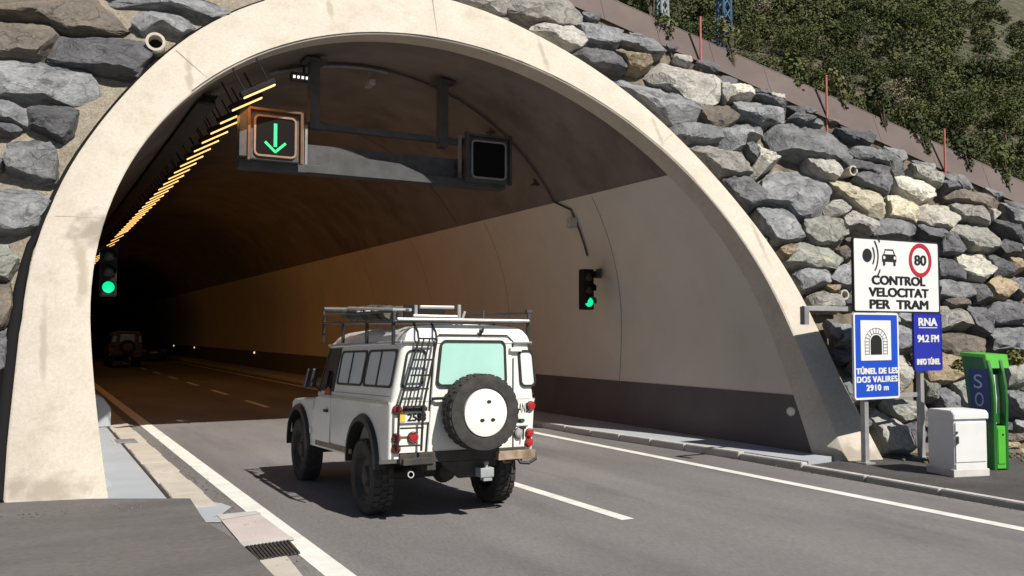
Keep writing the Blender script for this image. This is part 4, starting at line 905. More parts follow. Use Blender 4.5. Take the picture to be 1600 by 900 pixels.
# sodium luminaires in one row on the left of the vault
LX = 3.32; LZ = 6.0; ang = math.atan2(CXT-LX, circ_z(LX)-CZT)
ys = [14.95, 15.9]+[17.0+0.98*i for i in range(24)]+[41.5+2.2*i for i in range(20)]
body = lens = None
for i, y in enumerate(ys):
    lab = 'orange tunnel lamp in the long row along the left of the vault' if i > 1 else ['foremost bright orange lamp of the row, right of the portal ring above the green arrow','second bright orange lamp of the row, just above the green arrow signal'][i]
    t = thing('tunnel_lamp', lab, 'lamp', (LX, y, LZ), 0, 'lamps in the vault row' if i > 1 else None); t.rotation_euler = (0, -ang, 0)
    if body is None:
        m = MB(); m.box((0,0,.06), (.64,.13,.09), bev=.02); m.box((-.22,0,.30),(.02,.03,.42)); m.box((.22,0,.30),(.02,.03,.42)); body = m.build('housing', M_black, t)
        m = MB(); m.box((0,0,.0), (.58,.075,.025), bev=.006); lens = m.build('diffuser', M_lamp, t)
    else:
        for q in (body, lens): c = q.copy(); COL.objects.link(c); c.parent = t
    if i % 3 == 1 and y < 70:                # the light this group of lamps gives off
        al = bpy.data.lights.new('sodium_light', 'AREA'); al.shape = 'RECTANGLE'; al.size = .6; al.size_y = 2.0; al.color = (1.0, .40, .09); al.energy = 14 if y < 45 else 6
        lo = bpy.data.objects.new('sodium_light', al); COL.objects.link(lo); lo.parent = t; lo.location = (0.02, 0, -.05); lo.rotation_euler = (0, R(-14), 0)
t = thing('cable_tray', 'dark cable tray running along the vault beside the row of orange lamps', 'cable tray', (2.75, 16.6, 6.05))
m = MB(); m.box((0,45,.05),(.32,90,.05)); m.box((-.15,45,.1),(.02,90,.12)); m.box((.15,45,.1),(.02,90,.12)); m.build('tray', M_dsteel, t)
m = MB()
for k in range(5): m.tube([(-.1+.05*k,-.4,.10),(-.1+.05*k,91,.10)], .02, 6)
m.build('cables', M_cable, t)
# lane signal gantry
GY = 16.3
def G_(px, py): return onY(px, py, GY)
t = thing('signal_gantry', 'grey steel gantry hung from the vault carrying the two lane signals', 'gantry', (6.0, GY, 6.0)); o3 = t.location
def q3(px, py, y=0.0): v = G_(px, py)-o3; return Vector((v.x, v.y+y, v.z))
for px, pyt, pyb in ((493,104,200),(695,122,230)):
    a, b = q3(px, pyt), q3(px, pyb); a.z = circ_z(a.x+o3.x, .05)-o3.z-0.02
    m = MB(); m.box(((a.x+b.x)/2, .12, (a.z+b.z)/2), (.19,.19,abs(a.z-b.z)), bev=.012); m.box((a.x,.12,a.z-.09),(.42,.40,.05)); m.build('hanger', M_gantry, t)
m = MB(); a, b = q3(478,197), q3(722,217); z = (a.z+b.z)/2; m.box(((a.x+b.x)/2, .12, z), (b.x-a.x, .12, .12), bev=.01); m.build('upper_beam', M_gantry, t)
m = MB(); a, b = q3(372,262), q3(788,285); z = (a.z+b.z)/2; m.box(((a.x+b.x)/2, .10, z), (b.x-a.x, .30, .16), bev=.012); m.build('lower_beam', M_gantry, t)
m = MB(); zb = q3(480,270).z; m.prism([(q3(478,270).x, -.08, zb), (q3(690,270).x, -.08, zb), (q3(622,270).x, -.08, zb+.32), (q3(530,270).x, -.08, zb+.38)], (0, .03, 0)); m.build('trapezoid_plate', M_gantry, t)  # trapezoid plate in front of the back plate
m = MB(); m.box(((q3(480,0).x+q3(722,0).x)/2, .2, zb+.28), (q3(722,0).x-q3(480,0).x, .04, .58)); m.build('back_plate', M_dsteel, t)  # made taller so its shade covers a sunlit strip of road
for px in (472, 478, 718, 726): 
    m = MB(); a, b = q3(px, 196 if px < 500 else 212), q3(px, 270); m.box((a.x, .0, (a.z+b.z)/2), (.045, .08, abs(a.z-b.z))); m.build('upright', M_gsteel, t)
def lane_signal(px0, py0, px1, py1, lab, arrow):
    a, b = G_(px0, py0), G_(px1, py1); w = b.x-a.x; c = (a+b)/2; h = w*0.98
    t = thing('lane_signal', lab, 'lane signal', (c.x, GY-.22, c.z))
    m = MB(); m.box((0, .16, 0), (w, .30, h), bev=.02); m.box((-w*.62, .10, .06), (w*.18, .22, h*1.05), bev=.01) if arrow else None; m.build('housing', M_dsteel, t)
    m = MB(); plate_xz(m, 0, 0, w*.80, h*.80, -.012, .012, .07); m.build('display', M_face, t)
    m = MB(); frame_xz(m, 0, 0, w*.86, h*.86, .035, -.03, .012, .10); m.build('frame', M_glowframe if arrow else M_gsteel, t)
    m = MB()
    for s in (-1, 1): m.box((s*w*.53, .0, .03), (.045,.12,h*1.12)) 
    m.box((0,-.02,h*.53),(w*1.02,.14,.04)); m.build('visor', M_glowvisor if arrow else M_gantry, t)
    if arrow:
        m = MB(); y0 = -.014; k = w*.40
        def bar(p, q, th):
            d = Vector((q[0]-p[0], 0, q[1]-p[1])).normalized(); n = Vector((-d.z, 0, d.x))*th/2; p, q = Vector((p[0], y0, p[1])), Vector((q[0], y0, q[1]))
            m.prism([p-n, q-n, q+n, p+n], (0, -.006, 0))
        bar((0, k*.66), (0, -k*.52), w*.066); bar((-k*.52, -k*.30), (.02*k, -k*.80), w*.050); bar((k*.52, -k*.30), (-.02*k, -k*.80), w*.050)
        m.build('arrow', M_green_on, t, recalc=True)
lane_signal(387, 180, 463, 254, 'lit lane signal with a green down arrow in a lamp-lit frame', True)
lane_signal(724, 219, 787, 287, 'blank black lane signal at the right end of the gantry', False)
# traffic lights
def traffic_light(x, y, z, lab, lit=M_green_tl, br=1):
    t = thing('traffic_light', lab, 'traffic light', (x, y, z))
    m = MB(); m.box((0, .12, 0), (.27,.20,.86), bev=.03); m.build('housing', M_black, t)
    for k, dz in enumerate((.27, 0, -.27)):
        M = Matrix.Translation((0, .018, dz)) @ Matrix.Rotation(R(90), 4, 'X')
        m = MB(); m.lathe([(.098,0),(.098,.012),(.07,.026),(0,.032)], M, 24); m.build('lens', lit if k == 2 else M_lensoff, t, smooth=50)
        q = MB(); n = 16; P = []
        for i in range(n+1):
            a = R(-15)+R(210)*i/n; P += [(.112*math.cos(a), .02, dz+.112*math.sin(a)), (.112*math.cos(a), -.15+.05*(1-math.sin(max(a,0))), dz+.112*math.sin(a))]
        q.poly(P, [(2*i, 2*i+1, 2*i+3, 2*i+2) for i in range(n)]); q.build('visor', M_black, t)
    m = MB(); m.tube([(0,.16,.36),(br*.18,.2,.40),(br*.40,.24,.36)], .028, 8); m.box((br*.40,.24,.36),(.05,.16,.2)); m.build('bracket', M_dsteel, t)
    return t
P = onX(921, 452, 10.42); traffic_light(P.x, P.y, P.z, 'traffic light showing green on the pale right tunnel wall', br=1)
P = onX(170, 424, 1.22); traffic_light(P.x, P.y, P.z, 'traffic light showing green in the dark at the left tunnel wall', br=-1)
# conduit over the vault to the right traffic light, its junction box, bracket and camera
YB = 16.9
def vault_pt(a, y, off=0.0): return Vector((CXT+(RT-off)*math.cos(R(a)), y, CZT+(RT-off)*math.sin(R(a))))
m = MB(); m.tube([vault_pt(a, YB-(0.5 if a < 30 else 0), .0) for a in range(110, 16, -3)], .022, 6); o = m.build('conduit', M_dsteel); rooted(o, vault_pt(60, YB)); tag(o, 'thin cable conduit arching over the vault down to the right traffic light', 'conduit')
P = onX(906, 349, 10.6); P.x = CXT+math.sqrt(RT**2-(P.z-CZT)**2)-.06
t = thing('junction_box', 'small grey junction box on the right wall above the traffic light', 'junction box', P)
m = MB(); m.box((-.02,0,0), (.14,.2,.22), bev=.015); m.build('box', M_galv, t); m = MB(); m.box((-.10,0,0), (.012,.17,.19), bev=.004); m.build('lid', M_kerb, t)
P = onY(795, 205, 17.2); t = thing('antenna_bracket', 'dark pipe bracket hanging from the vault right of the blank signal', 'bracket', P)
a, b, c = [onY(*q, 17.2)-P for q in ((733,238),(795,206),(860,178))]
m = MB(); m.tube([a, b, c], .03, 8); m.tube([b+Vector((-.1,0,-.18)), c+Vector((-.1,0,-.2))], .022, 8); m.build('arm', M_dsteel, t)
for s in (.25, .8):
    q = a.lerp(c, s); zc = circ_z(P.x+q.x)-P.z; m = MB(); m.tube([q-Vector((0,0,.1)), (q.x, 0, zc)], .025, 8); m.box((q.x,0,zc-.04),(.14,.14,.05)); m.build('drop_rod', M_dsteel, t)
P = onY(577, 128, 17.0); t = thing('tunnel_camera', 'small camera hanging from the vault behind the gantry between its hangers', 'camera', P)
m = MB(); m.box((0,-.05,-.05), (.13,.32,.12), bev=.02); m.build('body', M_galv, t); m = MB(); m.tube([(0,0,0),(0,0,circ_z(P.x)-P.z)], .025, 8); m.build('mount', M_gsteel, t)
m = MB(); m.tube([vault_pt(a, 16.95, .02) for a in range(112, 84, -3)], .035, 6); o = m.build('pipe', M_gsteel); rooted(o, vault_pt(98,16.95)); tag(o, 'short grey pipe fixed across the vault beside the small camera', 'pipe')
t = thing('floodlight', 'small cluster of lit white lamps beside the left gantry hanger', 'floodlight', onY(470, 123, 16.6))
m = MB(); m.box((0,.1,.05), (.34,.16,.16), bev=.02); m.box((.1,.15,.3),(.04,.04,.5)); m.build('housing', M_dsteel, t)
m = MB()
for k in range(4): m.box((-.12+.08*k, .01, .03), (.04,.01,.05))
m.build('lens', pmat('white_led', (.8,.8,.8), None, emit=(1,.95,.9), estr=1.2), t)
# reflectors on the right dado
for i, (px, py) in enumerate(((1232,643),(395,551),(302,543),(270,540),(248,538))):
    P = onX(px, py, 10.85 if i == 0 else 10.83); w = wz(P.z); P.x = CXT+w+.025
    t = thing('wall_reflector', ['round pale reflector on the dark dado near the tunnel mouth','nearest of the small bright reflectors far inside along the right dado','second small bright reflector far inside along the right dado','third small bright reflector far inside along the right dado','farthest small bright reflector along the right dado'][i], 'reflector', P)
    M = Vector((-1,-.5,0)).to_track_quat('Z','Y').to_matrix().to_4x4(); r = .075
    m = MB(); m.lathe([(r,-.03),(r,.03),(0,.03)], M, 20); m.build('base', M_galv, t); m = MB(); m.lathe([(r*.8,.03),(r*.8,.036),(0,.042)], M, 20)
    m.build('lens', M_refl if i == 0 else pmat('reflector_glow', (.8,.6,.4), None, emit=(1,.72,.4), estr=1.0), t)  # far reflectors glow by themselves in place of thrown-back light

# ------------------------------------------------------------------ signs
SGY = 9.25
def S_(px, py): return onY(px, py, SGY)
t = thing('sign_frame', 'galvanised two-post sign frame with crossbars on the right pavement', 'sign post', (S_(1400,0).x, SGY+.06, AP)); o3 = t.location
x1, x2 = S_(1356, 650).x-o3.x, S_(1444, 650).x-o3.x; xl = S_(1262, 482).x-o3.x
for px, x, zt in ((1356, x1, S_(1356,480).z), (1444, x2, S_(1444,560).z+.9)):
    m = MB(); m.box((x, 0, (zt-AP)/2), (.085,.085,zt-AP), bev=.008); m.box((x,0,.01),(.2,.2,.02)); m.build('post', M_galv, t)
for z, xa, xb in ((S_(1300,482).z, xl, x2), (S_(1420,618).z, x1, x2), (S_(1400,400).z, x1-.1, x2+.1)):
    m = MB(); m.box(((xa+xb)/2, .03, z-AP), (xb-xa, .04, .07), bev=.006); m.build('crossbar', M_galv, t)
m = MB(); m.box((xl, .0, S_(1262,493).z-AP), (.09,.09,.26), bev=.006); m.build('stub', M_gsteel, t)
def sign(name, px, lab, face, edge, r=.04, rim=.035, depth=.03):
    (xa, ya), (xb, yb) = px; a, b = S_(xa, ya), S_(xb, yb); w, h = b.x-a.x, a.z-b.z; print(name, round(w,2), round(h,2))
    t = thing(name, lab, 'road sign', ((a.x+b.x)/2, SGY, (a.z+b.z)/2))
    m = MB(); plate_xz(m, 0, 0, w, h, -.015, .015, r); m.build('panel', face, t)
    m = MB(); frame_xz(m, 0, 0, w+.012, h+.012, rim, -.020, .017, r); m.build('border', edge, t)
    m = MB(); m.box((0,.022,h*.25),(w*.8,.012,.05)); m.box((0,.022,-h*.25),(w*.8,.012,.05)); m.build('back_rail', M_galv, t)
    return t, w, h
t, w, h = sign('speed_control_sign', ((1331,370),(1467,489)), 'large white sign about average speed control with a red 80 disc', M_signw, M_signk, .05, .022)
FY = -.019
def sx(px): return (px-1399)/136*w
def sz(py, px=1399): return (428.5+(px-1399)*.02-py)/116*h
for txt, py, wd in (('CONTROL', 436, 84), ('VELOCITAT', 455, 94), ('PER  TRAM', 474, 92)):
    lettering(txt, sx(1401), FY, sz(py), wd/136*w, 13.6/116*h, M_signk, t, .024)
cx, cz = sx(1436), sz(402, 1436); rr = 18.5/136*w; SE = (24.5/116*h)/(18.5/136*w)
Mx = Matrix.Translation((cx, FY, cz)) @ Matrix.Rotation(R(90), 4, 'X')
m = MB(); m.lathe([(rr*.76,0),(rr,0),(rr,.004),(rr*.76,.004)], Mx, 48, close=True); m.build('red_ring', M_signr, t)
lettering('80', cx, FY, cz, 18.5/136*w, 16/116*h, M_signk, t, .015)
cx, cz = sx(1352), sz(397, 1352)
m = MB(); Mx = Matrix.Translation((cx, FY, cz)) @ Matrix.Rotation(R(90), 4, 'X'); ru = w/136; m.lathe([(7*ru,0),(7*ru,.004),(0,.004)], Mx, 32)
for r_, s0, s1 in ((12*ru,-40,40),(18.5*ru,-47,47),(25*ru,30,52),(25*ru,-52,-30)):
    n = 14; P = []
    for i in range(n+1):
        a = R(s0+(s1-s0)*i/n)
        for q in (r_-.9*ru, r_+.9*ru): P.append((cx+q*math.cos(a)*.9, FY-.003, cz+q*math.sin(a)*1.15))
    m.poly(P, [(2*i,2*i+1,2*i+3,2*i+2) for i in range(n)])
m.build('radar_symbol', M_signk, t)
cx, cz = sx(1386), sz(399, 1386); m = MB(); u = 11.0/136*w
def car_poly(pp): m.prism([(cx+a*u, FY, cz+b*u) for a, b in pp], (0,-.004,0))
car_poly([(-1,-.42),(1,-.42),(1,.1),(.86,.28),(-.86,.28),(-1,.1)]); car_poly([(-.88,-.80),(-.60,-.80),(-.60,-.44),(-.88,-.44)]); car_poly([(.60,-.80),(.88,-.80),(.88,-.44),(.60,-.44)])
for pp in ([(-.80,.28),(-.70,.28),(-.52,.72),(-.60,.72)], [(.70,.28),(.80,.28),(.60,.72),(.52,.72)], [(-.60,.68),(.60,.68),(.60,.78),(-.60,.78)]): car_poly(pp)
m.build('car_symbol', M_signk, t)
m = MB()
for s in (-1, 1): m.lathe([(.16*u,0),(.16*u,.003),(0,.003)], Matrix.Translation((cx+s*u*.75, FY-.004, cz-u*.05)) @ Matrix.Rotation(R(90), 4, 'X'), 16)
m.build('headlamp_dots', M_signw, t)
t, w, h = sign('tunnel_sign', ((1332,489),(1404,621)), 'blue sign with a tunnel pictogram naming the tunnel and its length', M_signb, M_signw, .05, .03)
def bx(px): return (px-1368)/72*w
def bz(py): return (555-py)/132*h
m = MB(); plate_xz(m, bx(1367), bz(531), 49/72*w, 62/132*h, FY-.002, FY+.003, .01); m.build('pictogram_panel', M_signw, t)
m = MB(); n = 18; cx, cz = bx(1367), bz(533); pu = 9.0/72*w; pv = 10.5/132*h
P = [(cx-pu, FY-.003, bz(553)), (cx+pu, FY-.003, bz(553))]+[(cx+pu*math.cos(math.pi*i/n), FY-.003, cz+pv*math.sin(math.pi*i/n)) for i in range(n+1)]
m.prism(P, (0,-.003,0)); m.build('tunnel_mouth', M_signk, t)
m = MB()
for i in range(11):
    a = math.pi*i/10; m.box((cx+1.62*pu*math.cos(a), FY-.004, cz+1.62*pv*math.sin(a)), (.72*pu,.004,.007), Matrix.Rotation(-a, 3, 'Y'))
for k in range(1, 5):
    for s in (-1,1): m.box((cx+s*1.62*pu, FY-.004, cz-(cz-bz(553))*k/4.2), (.72*pu,.004,.007))
for r_ in (1.25, 2.0):
    pts = [(cx-r_*pu, FY-.004, bz(553))]+[(cx-r_*pu*math.cos(math.pi*i/16), FY-.004, cz+r_*pv*math.sin(math.pi*i/16)) for i in range(17)]+[(cx+r_*pu, FY-.004, bz(553))]
    m.tube(pts, .0035, 4)
m.build('arch_stones', M_signk, t)
for txt, py, wd in (('TÚNEL DE LES', 578, 66), ('DOS VALIRES', 591, 65), ('2910 m', 604, 35)): lettering(txt, bx(1368), FY, bz(py-(1 if 'Ú' in txt else 0)), wd/72*w, (9.0 if 'Ú' not in txt else 11.2)/132*h, M_signw, t, .024, space=1.12)
t, w, h = sign('radio_sign', ((1426,489),(1471,578)), 'narrow dark blue sign giving the tunnel radio station and frequency', M_signd, M_signd, .05, .02)
for txt, zz, wd, hh in (('RNA', .345, .66, .145*h), ('94.2 FM', .055, .76, .135*h), ('INFO TÚNEL', -.335, .82, .135*h)): lettering(txt, 0, FY, zz*h, wd*w, hh*.92, M_signw, t, .02)
m = MB(); m.box((0, FY, .245*h), (.66*w,.004,.012)); m.build('underline', M_signw, t)

# ------------------------------------------------------------------ white cabinet and green emergency post
c0, c1, c2 = onZ(1492,746,AP), onZ(1543,743.5,AP), onZ(1452,736,AP)
az = math.atan2((c1-c0).y, (c1-c0).x); wc = (c1-c0).length; dc = 0.50; hc = 0.87
t = thing('electrical_cabinet', 'white steel electrical cabinet on the pavement in front of the green post', 'cabinet', c0, az)
m = MB(); m.box((wc/2, dc/2, .05), (wc+.05, dc+.03, .10), bev=.008); m.build('plinth', M_cabbase, t)
m = MB(); m.box((wc/2, dc/2, .10+.17/2-.08), (wc-.01, dc-.01, .10)); m.box((wc/2, dc/2, .10+(hc-.10)/2), (wc, dc, hc-.20), bev=.012); m.build('body', M_cab, t)
m = MB(); m.prism([(-.02,-.03,hc-.10),(-.02,-.03,hc-.02),(-.02,.02,hc+.02),(-.02,dc-.05,hc+.02),(-.02,dc+.02,hc-.04),(-.02,dc+.02,hc-.10)], (wc+.04,0,0), .01); m.build('roof', M_cab, t)
m = MB(); m.box((wc/2, -.008, .20+(hc-.34)/2), (wc-.03, .02, hc-.34), bev=.006); m.box((wc/2,-.006,.135),(wc-.03,.016,.10),bev=.004); d = m.build('door', M_cab, t)
m = MB(); m.box((.035, -.028, .50), (.025,.03,.10), bev=.005); m.build('handle', M_dsteel, d); m = MB(); m.box((.03,-.024,.60),(.02,.02,.03)); m.build('lock', M_dsteel, d)
# SOS post: two curved green flanks with a hood, blue panel on the left flank
P = onZ(1554, 735, AP); q = onZ(1565, 731, AP); az = R(-16)
sc = 1.0; t = thing('emergency_post', 'bright green curved emergency call post with a blue SOS flank', 'emergency post', P, az)
HP = 1.60; WP = .25; DP = .50
def fl(z): u = z/HP; return -.10*(u**1.5)+(.16*max(0,u-.62)), 0
side = [(0.0,0),(0.0,.60),(-.015,.95),(.0,1.2),(.04,1.40),(.09,1.54),(.12,HP-.02),(.16,HP)]
prof = [(y, z) for y, z in side]+[(.62,HP+.02),(.56,1.3),(.50,.9),(.48,.5),(.48,0)]
m = MB(); m.prism([(0, y, z) for y, z in prof], (.05,0,0), .006); m.build('left_flank', M_sosd, t)
m = MB(); m.prism([(WP-.05, y, z) for y, z in prof], (.05,0,0), .006); m.build('right_flank', M_sosd, t)
m = MB(); m.box((WP/2, .035, .32), (WP-.104,.07,.60), bev=.006); m.build('lower_box', M_sos, t); 
m = MB(); m.box((WP/2, -.005, .34), (WP-.13,.012,.50), bev=.003); d = m.build('door', M_sos, t); m = MB(); m.box((WP/2+.02,-.014,.50),(.02,.012,.02)); m.build('lock', M_black, d)
m = MB(); m.prism([(.052,.10,.64),(.052,.09,1.0),(.052,.13,1.34),(.052,.14,1.34),(.052,.16,.64)], (WP-.104,0,0)); m.build('call_panel', M_sosp, t)
m = MB(); m.box((WP/2,.085,.74),(.07,.02,.10)); m.build('call_button', M_sosd, t)
m = MB(); m.prism([(-.005,.075,HP-.17),(-.005,.12,HP+.03),(-.005,.64,HP+.05),(-.005,.64,HP+.0),(-.005,.17,HP-.02),(-.005,.13,HP-.17)], (WP+.12,0,0), .006); m.build('hood', M_sos, t)
m = MB(); m.prism([(-.006,.06,.66),(-.006,.04,.95),(-.006,.055,1.25),(-.006,.10,1.42),(-.006,.46,1.42),(-.006,.44,1.0),(-.006,.43,.66)], (.008,0,0)); pan = m.build('blue_panel', M_sosb, t)
YZL = Matrix(((0,0,-1,0),(-1,0,0,0),(0,1,0,0),(0,0,0,1)))      # text plane facing -x
for ch, z, y in (('S', 1.24, .27), ('O', .98, .25), ('S', .74, .25)):
    m = MB(); m.mesh(text_mesh(ch, .17, .20, 0, .003), Matrix.Translation((-.010, y, z)) @ YZL); m.build('lettering', M_sosl, t)

# ------------------------------------------------------------------ the white off-roader
CARX, CARY = 4.15, 8.75
RAX, FAX, WR = 0.80, 3.42, 0.405
car = thing('off_road_car', 'boxy white off-road car with roof rack, ladder and rear spare wheel driving into the tunnel', 'car', (CARX, CARY, 0))
def cw(v):                                # tumblehome, nose-down stance, slight lean
    x, y, z = v
    if z > 1.20: x *= 1-0.115*min(1, (z-1.20)/0.66)
    elif z < 1.20: x *= 1-0.02*((1.20-z)/0.6)**2
    z2 = z-0.030*(y-RAX); return Vector((x+0.045*(z-0.7), y, z2-0.012*x))
HW = 0.865
def arc(cy, cz, r, a0, a1, n=12): return [(cy+r*math.cos(R(a0+(a1-a0)*i/n)), cz+r*math.sin(R(a0+(a1-a0)*i/n))) for i in range(n+1)]
low = [(0.0,.66),(0.0,1.245),(2.56,1.245),(2.62,1.215),(3.72,1.16),(3.84,1.12),(3.86,.74),(3.80,.70)]+arc(FAX,.56,.47,15,178,14)+[(2.90,.585),(1.30,.585)]+arc(RAX,.56,.46,2,178,14)+[(.30,.62)]
# lower body: sides, corners rounded
b = bmesh.new(); n = len(low)
A = [b.verts.new((-HW, y, z)) for y, z in low]; B = [b.verts.new((HW, y, z)) for y, z in low]
fa = b.faces.new(A); fb = b.faces.new(B[::-1])
for i in range(n): b.faces.new((A[(i+1)%n], A[i], B[i], B[(i+1)%n]))
bmesh.ops.recalc_face_normals(b, faces=b.faces)
ed = [e for e in b.edges if abs(e.verts[0].co.x-e.verts[1].co.x) < 1e-6 and (abs(e.verts[0].co.y) < .01 and abs(e.verts[1].co.y) < .01 or e.verts[0].co.z > 1.1 and e.verts[1].co.z > 1.1 or min(e.verts[0].co.y, e.verts[1].co.y) > 3.83)]
bmesh.ops.bevel(b, geom=ed, offset=.035, segments=3, affect='EDGES', profile=.5)
bmesh.ops.triangulate(b, faces=[f for f in b.faces if len(f.verts) > 4])
m = MB(); m.join(b)
body = m.build('body', M_paint, car, smooth=35, warp=cw, recalc=False)
# upper cabin with roof
cab = [(0.035,1.24),(0.0,1.26),(0.0,1.80),(0.02,1.86),(2.50,1.86),(2.46,1.80),(2.62,1.26),(2.6,1.24)]
cab = [(0.0,1.24),(0.0,1.855),(2.46,1.855),(2.66,1.24)]
b = bmesh.new(); n = len(cab); A = [b.verts.new((-HW+.012, y, z)) for y, z in cab]; B = [b.verts.new((HW-.012, y, z)) for y, z in cab]
b.faces.new(A); b.faces.new(B[::-1])
for i in range(n): b.faces.new((A[(i+1)%n], A[i], B[i], B[(i+1)%n]))
bmesh.ops.recalc_face_normals(b, faces=b.faces)
ed = [e for e in b.edges if abs(e.verts[0].co.x-e.verts[1].co.x) < 1e-6 and e.verts[0].co.y < .01 and e.verts[1].co.y < .01]
bmesh.ops.bevel(b, geom=ed, offset=.055, segments=4, affect='EDGES', profile=.5)
m = MB(); m.join(b); m.build('cabin', M_paint, car, smooth=40, warp=cw, recalc=False)
m = MB(); P = []; F = []                   # roof: domed panel with rounded edges
prof_r = [(-1.02,1.845),(-1.035,1.862),(-1.02,1.878),(-.985,1.885),(-.955,1.945),(-.89,2.00),(-.78,2.035),(-.45,2.055),(0,2.062)]
prof_r = prof_r+[(-a, z) for a, z in prof_r[-2::-1]]
for j, (y, sxx, dz) in enumerate(((-.02,1,-.0),(-.02,1,0),(.05,1,.0),(1.2,1,.012),(2.3,1,-.01),(2.5,.985,-.035),(2.56,.97,-.10))):
    for a, z in prof_r:
        zz = z+dz if z > 1.9 else z
        if j == 0 and z > 1.89: zz = 1.86+(z-1.86)*.0
        P.append((a*HW*.985*sxx, y+(.06*(zz-1.88)/.18 if j == 1 else 0), zz))
k = len(prof_r)
for j in range(6):
    for i in range(k-1): F.append((j*k+i, j*k+i+1, (j+1)*k+i+1, (j+1)*k+i))
m.poly(P, F); m.build('roof', M_paint, car, smooth=50, warp=cw)
m = MB()
for s in (-1, 1): m.tube([(s*HW*1.012, -.01, 1.868), (s*HW*1.012, 2.52, 1.868)], .014, 6)
m.tube([(-HW*1.0,-.025,1.868),(-.45,-.03,1.868)], .012, 6); m.tube([(.60,-.03,1.868),(HW*1.0,-.025,1.868)], .012, 6); m.build('gutter', M_bluecan, car, warp=cw)
# side panels: belt capping, doors, windows
for s in (-1, 1):
    m = MB(); m.box((s*(HW+.004), 1.28, 1.235), (.016, 2.5, .03)); m.build('belt_trim', M_alu, car, warp=cw)
    m = MB(); m.box((s*(HW+.003), 1.9, .64), (.03, 1.4, .06), bev=.005); m.build('sill', M_rust if s < 0 else M_paint, car, warp=cw)
    m = MB(); m.prism([(s*(HW+.001), y, z) for y, z in [(2.03,.66),(2.03,1.22),(2.60,1.22),(2.72,1.05),(2.80,.80),(2.80,.66)]], (s*.008,0,0), .003)
    d = m.build('door', M_paint, car, warp=cw)
    m = MB(); m.box((s*(HW+.022), 2.16, 1.06), (.03,.12,.035), bev=.006); m.build('handle', M_trim, d, warp=cw)
    for z in (.78, 1.12): m = MB(); m.box((s*(HW+.016), 2.74 if z > 1 else 2.80, z), (.03,.05,.07), bev=.005); m.build('hinge', M_paint, d, warp=cw)
    def pane(nm, q, mt, th=.006, fr=True):
        m = MB(); m.prism([(s*(HW+.0005-.012), y, z) for y, z in q], (s*th,0,0)); o = m.build(nm, mt, car, warp=cw)
        if fr:
            c = (sum(a for a,b in q)/len(q), sum(b for a,b in q)/len(q)); f = MB(); nn = len(q); P = []; F = []
            for g, dx in ((1.0,.012),(1.11,.012),(1.11,.0),(1.0,.0)):
                for y, z in q: P.append((s*(HW-.012+dx), c[0]+(y-c[0])*(g if g==1 else 1+.05/max(.12,abs(c[0]-q[0][0]))), c[1]+(z-c[1])*(g if g==1 else 1+.026/.19)))
            for a in range(4):
                for i in range(nn): F.append((a*nn+i, a*nn+(i+1)%nn, ((a+1)%4)*nn+(i+1)%nn, ((a+1)%4)*nn+i))
            f.poly(P, F); f.build('frame', M_trim, o, warp=cw)
        return o
    def rr(y0, y1, z0, z1, r=.05): return [((y0+y1)/2+a, (z0+z1)/2+b) for a, b in rrect(y1-y0, z1-z0, r)]
    for y0, y1 in ((.12,.93),(1.06,1.90)):
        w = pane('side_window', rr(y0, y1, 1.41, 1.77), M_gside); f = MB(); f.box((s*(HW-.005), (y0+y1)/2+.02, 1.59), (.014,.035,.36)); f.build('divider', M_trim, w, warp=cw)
    pane('door_window', [(2.06,1.33),(2.06,1.80),(2.46,1.80),(2.60,1.33)], M_gdark)
    # black wheel-arch flares
    for cy, r in ((RAX,.46),(FAX,.47)):
        m = MB(); P = []; F = []; nn = 16
        for i in range(nn+1):
            a = R(-4+188*i/nn); ca, sa = math.cos(a), math.sin(a)
            for q, xx in ((r-.01, HW-.10),(r-.01, HW+.05),(r+.05, HW+.042),(r+.075, HW+.004)): P.append((s*xx, cy+q*ca, .56+q*sa*1.0))
        for i in range(nn):
            for k in range(3): F.append((4*i+k, 4*i+k+1, 4*i+k+5, 4*i+k+4))
        m.poly(P, F); m.build('wheel_arch', M_trim, car, smooth=40, warp=cw)
    m = MB(); m.tube([(s*(HW-.02),2.56,1.28),(s*(HW+.13),2.58,1.40)], .012, 6); m.box((s*(HW+.15),2.58,1.46), (.16,.06,.24), bev=.02); m.build('mirror', M_trim, car, warp=cw)
m = MB(); m.prism([(-(HW+.006), y, z) for y, z in [(2.10,1.25),(2.32,1.25),(2.30,1.31),(2.20,1.36),(2.10,1.31)]], (-.004,0,0)); m.build('sticker', M_sticker, car, warp=cw)
for s in (-1, 1):
    m = MB()
    for y, z0, z1 in ((1.985,.64,1.84),(2.74,1.05,1.24)): m.box((s*(HW+.0015), y, (z0+z1)/2), (.004,.010,z1-z0))
    m.box((s*(HW+.0015), .99, 1.30), (.004,1.9,.007)); m.build('panel_seam', M_gsteel, car, warp=cw)
# windscreen and nose
m = MB(); m.prism([(-.70,2.655,1.29),(.70,2.655,1.29),(.70,2.50,1.80),(-.70,2.50,1.80)], (0,.012,0)); m.build('windscreen', M_gdark, car, warp=cw)
m = MB(); m.box((0,3.93,.66),(1.62,.12,.14), bev=.02); m.build('bumper', M_trim, car, warp=cw)
m = MB(); m.box((0,3.865,.95),(.62,.03,.34), bev=.01); m.build('grille', M_trim, car, warp=cw)
for s in (-1,1):
    m = MB(); m.lathe([(.09,0),(.09,.02),(0,.04)], Matrix.Translation((s*.62,3.86,.96)) @ Matrix.Rotation(R(-90),4,'X'), 20); m.build('headlight', M_clear, car, warp=cw)
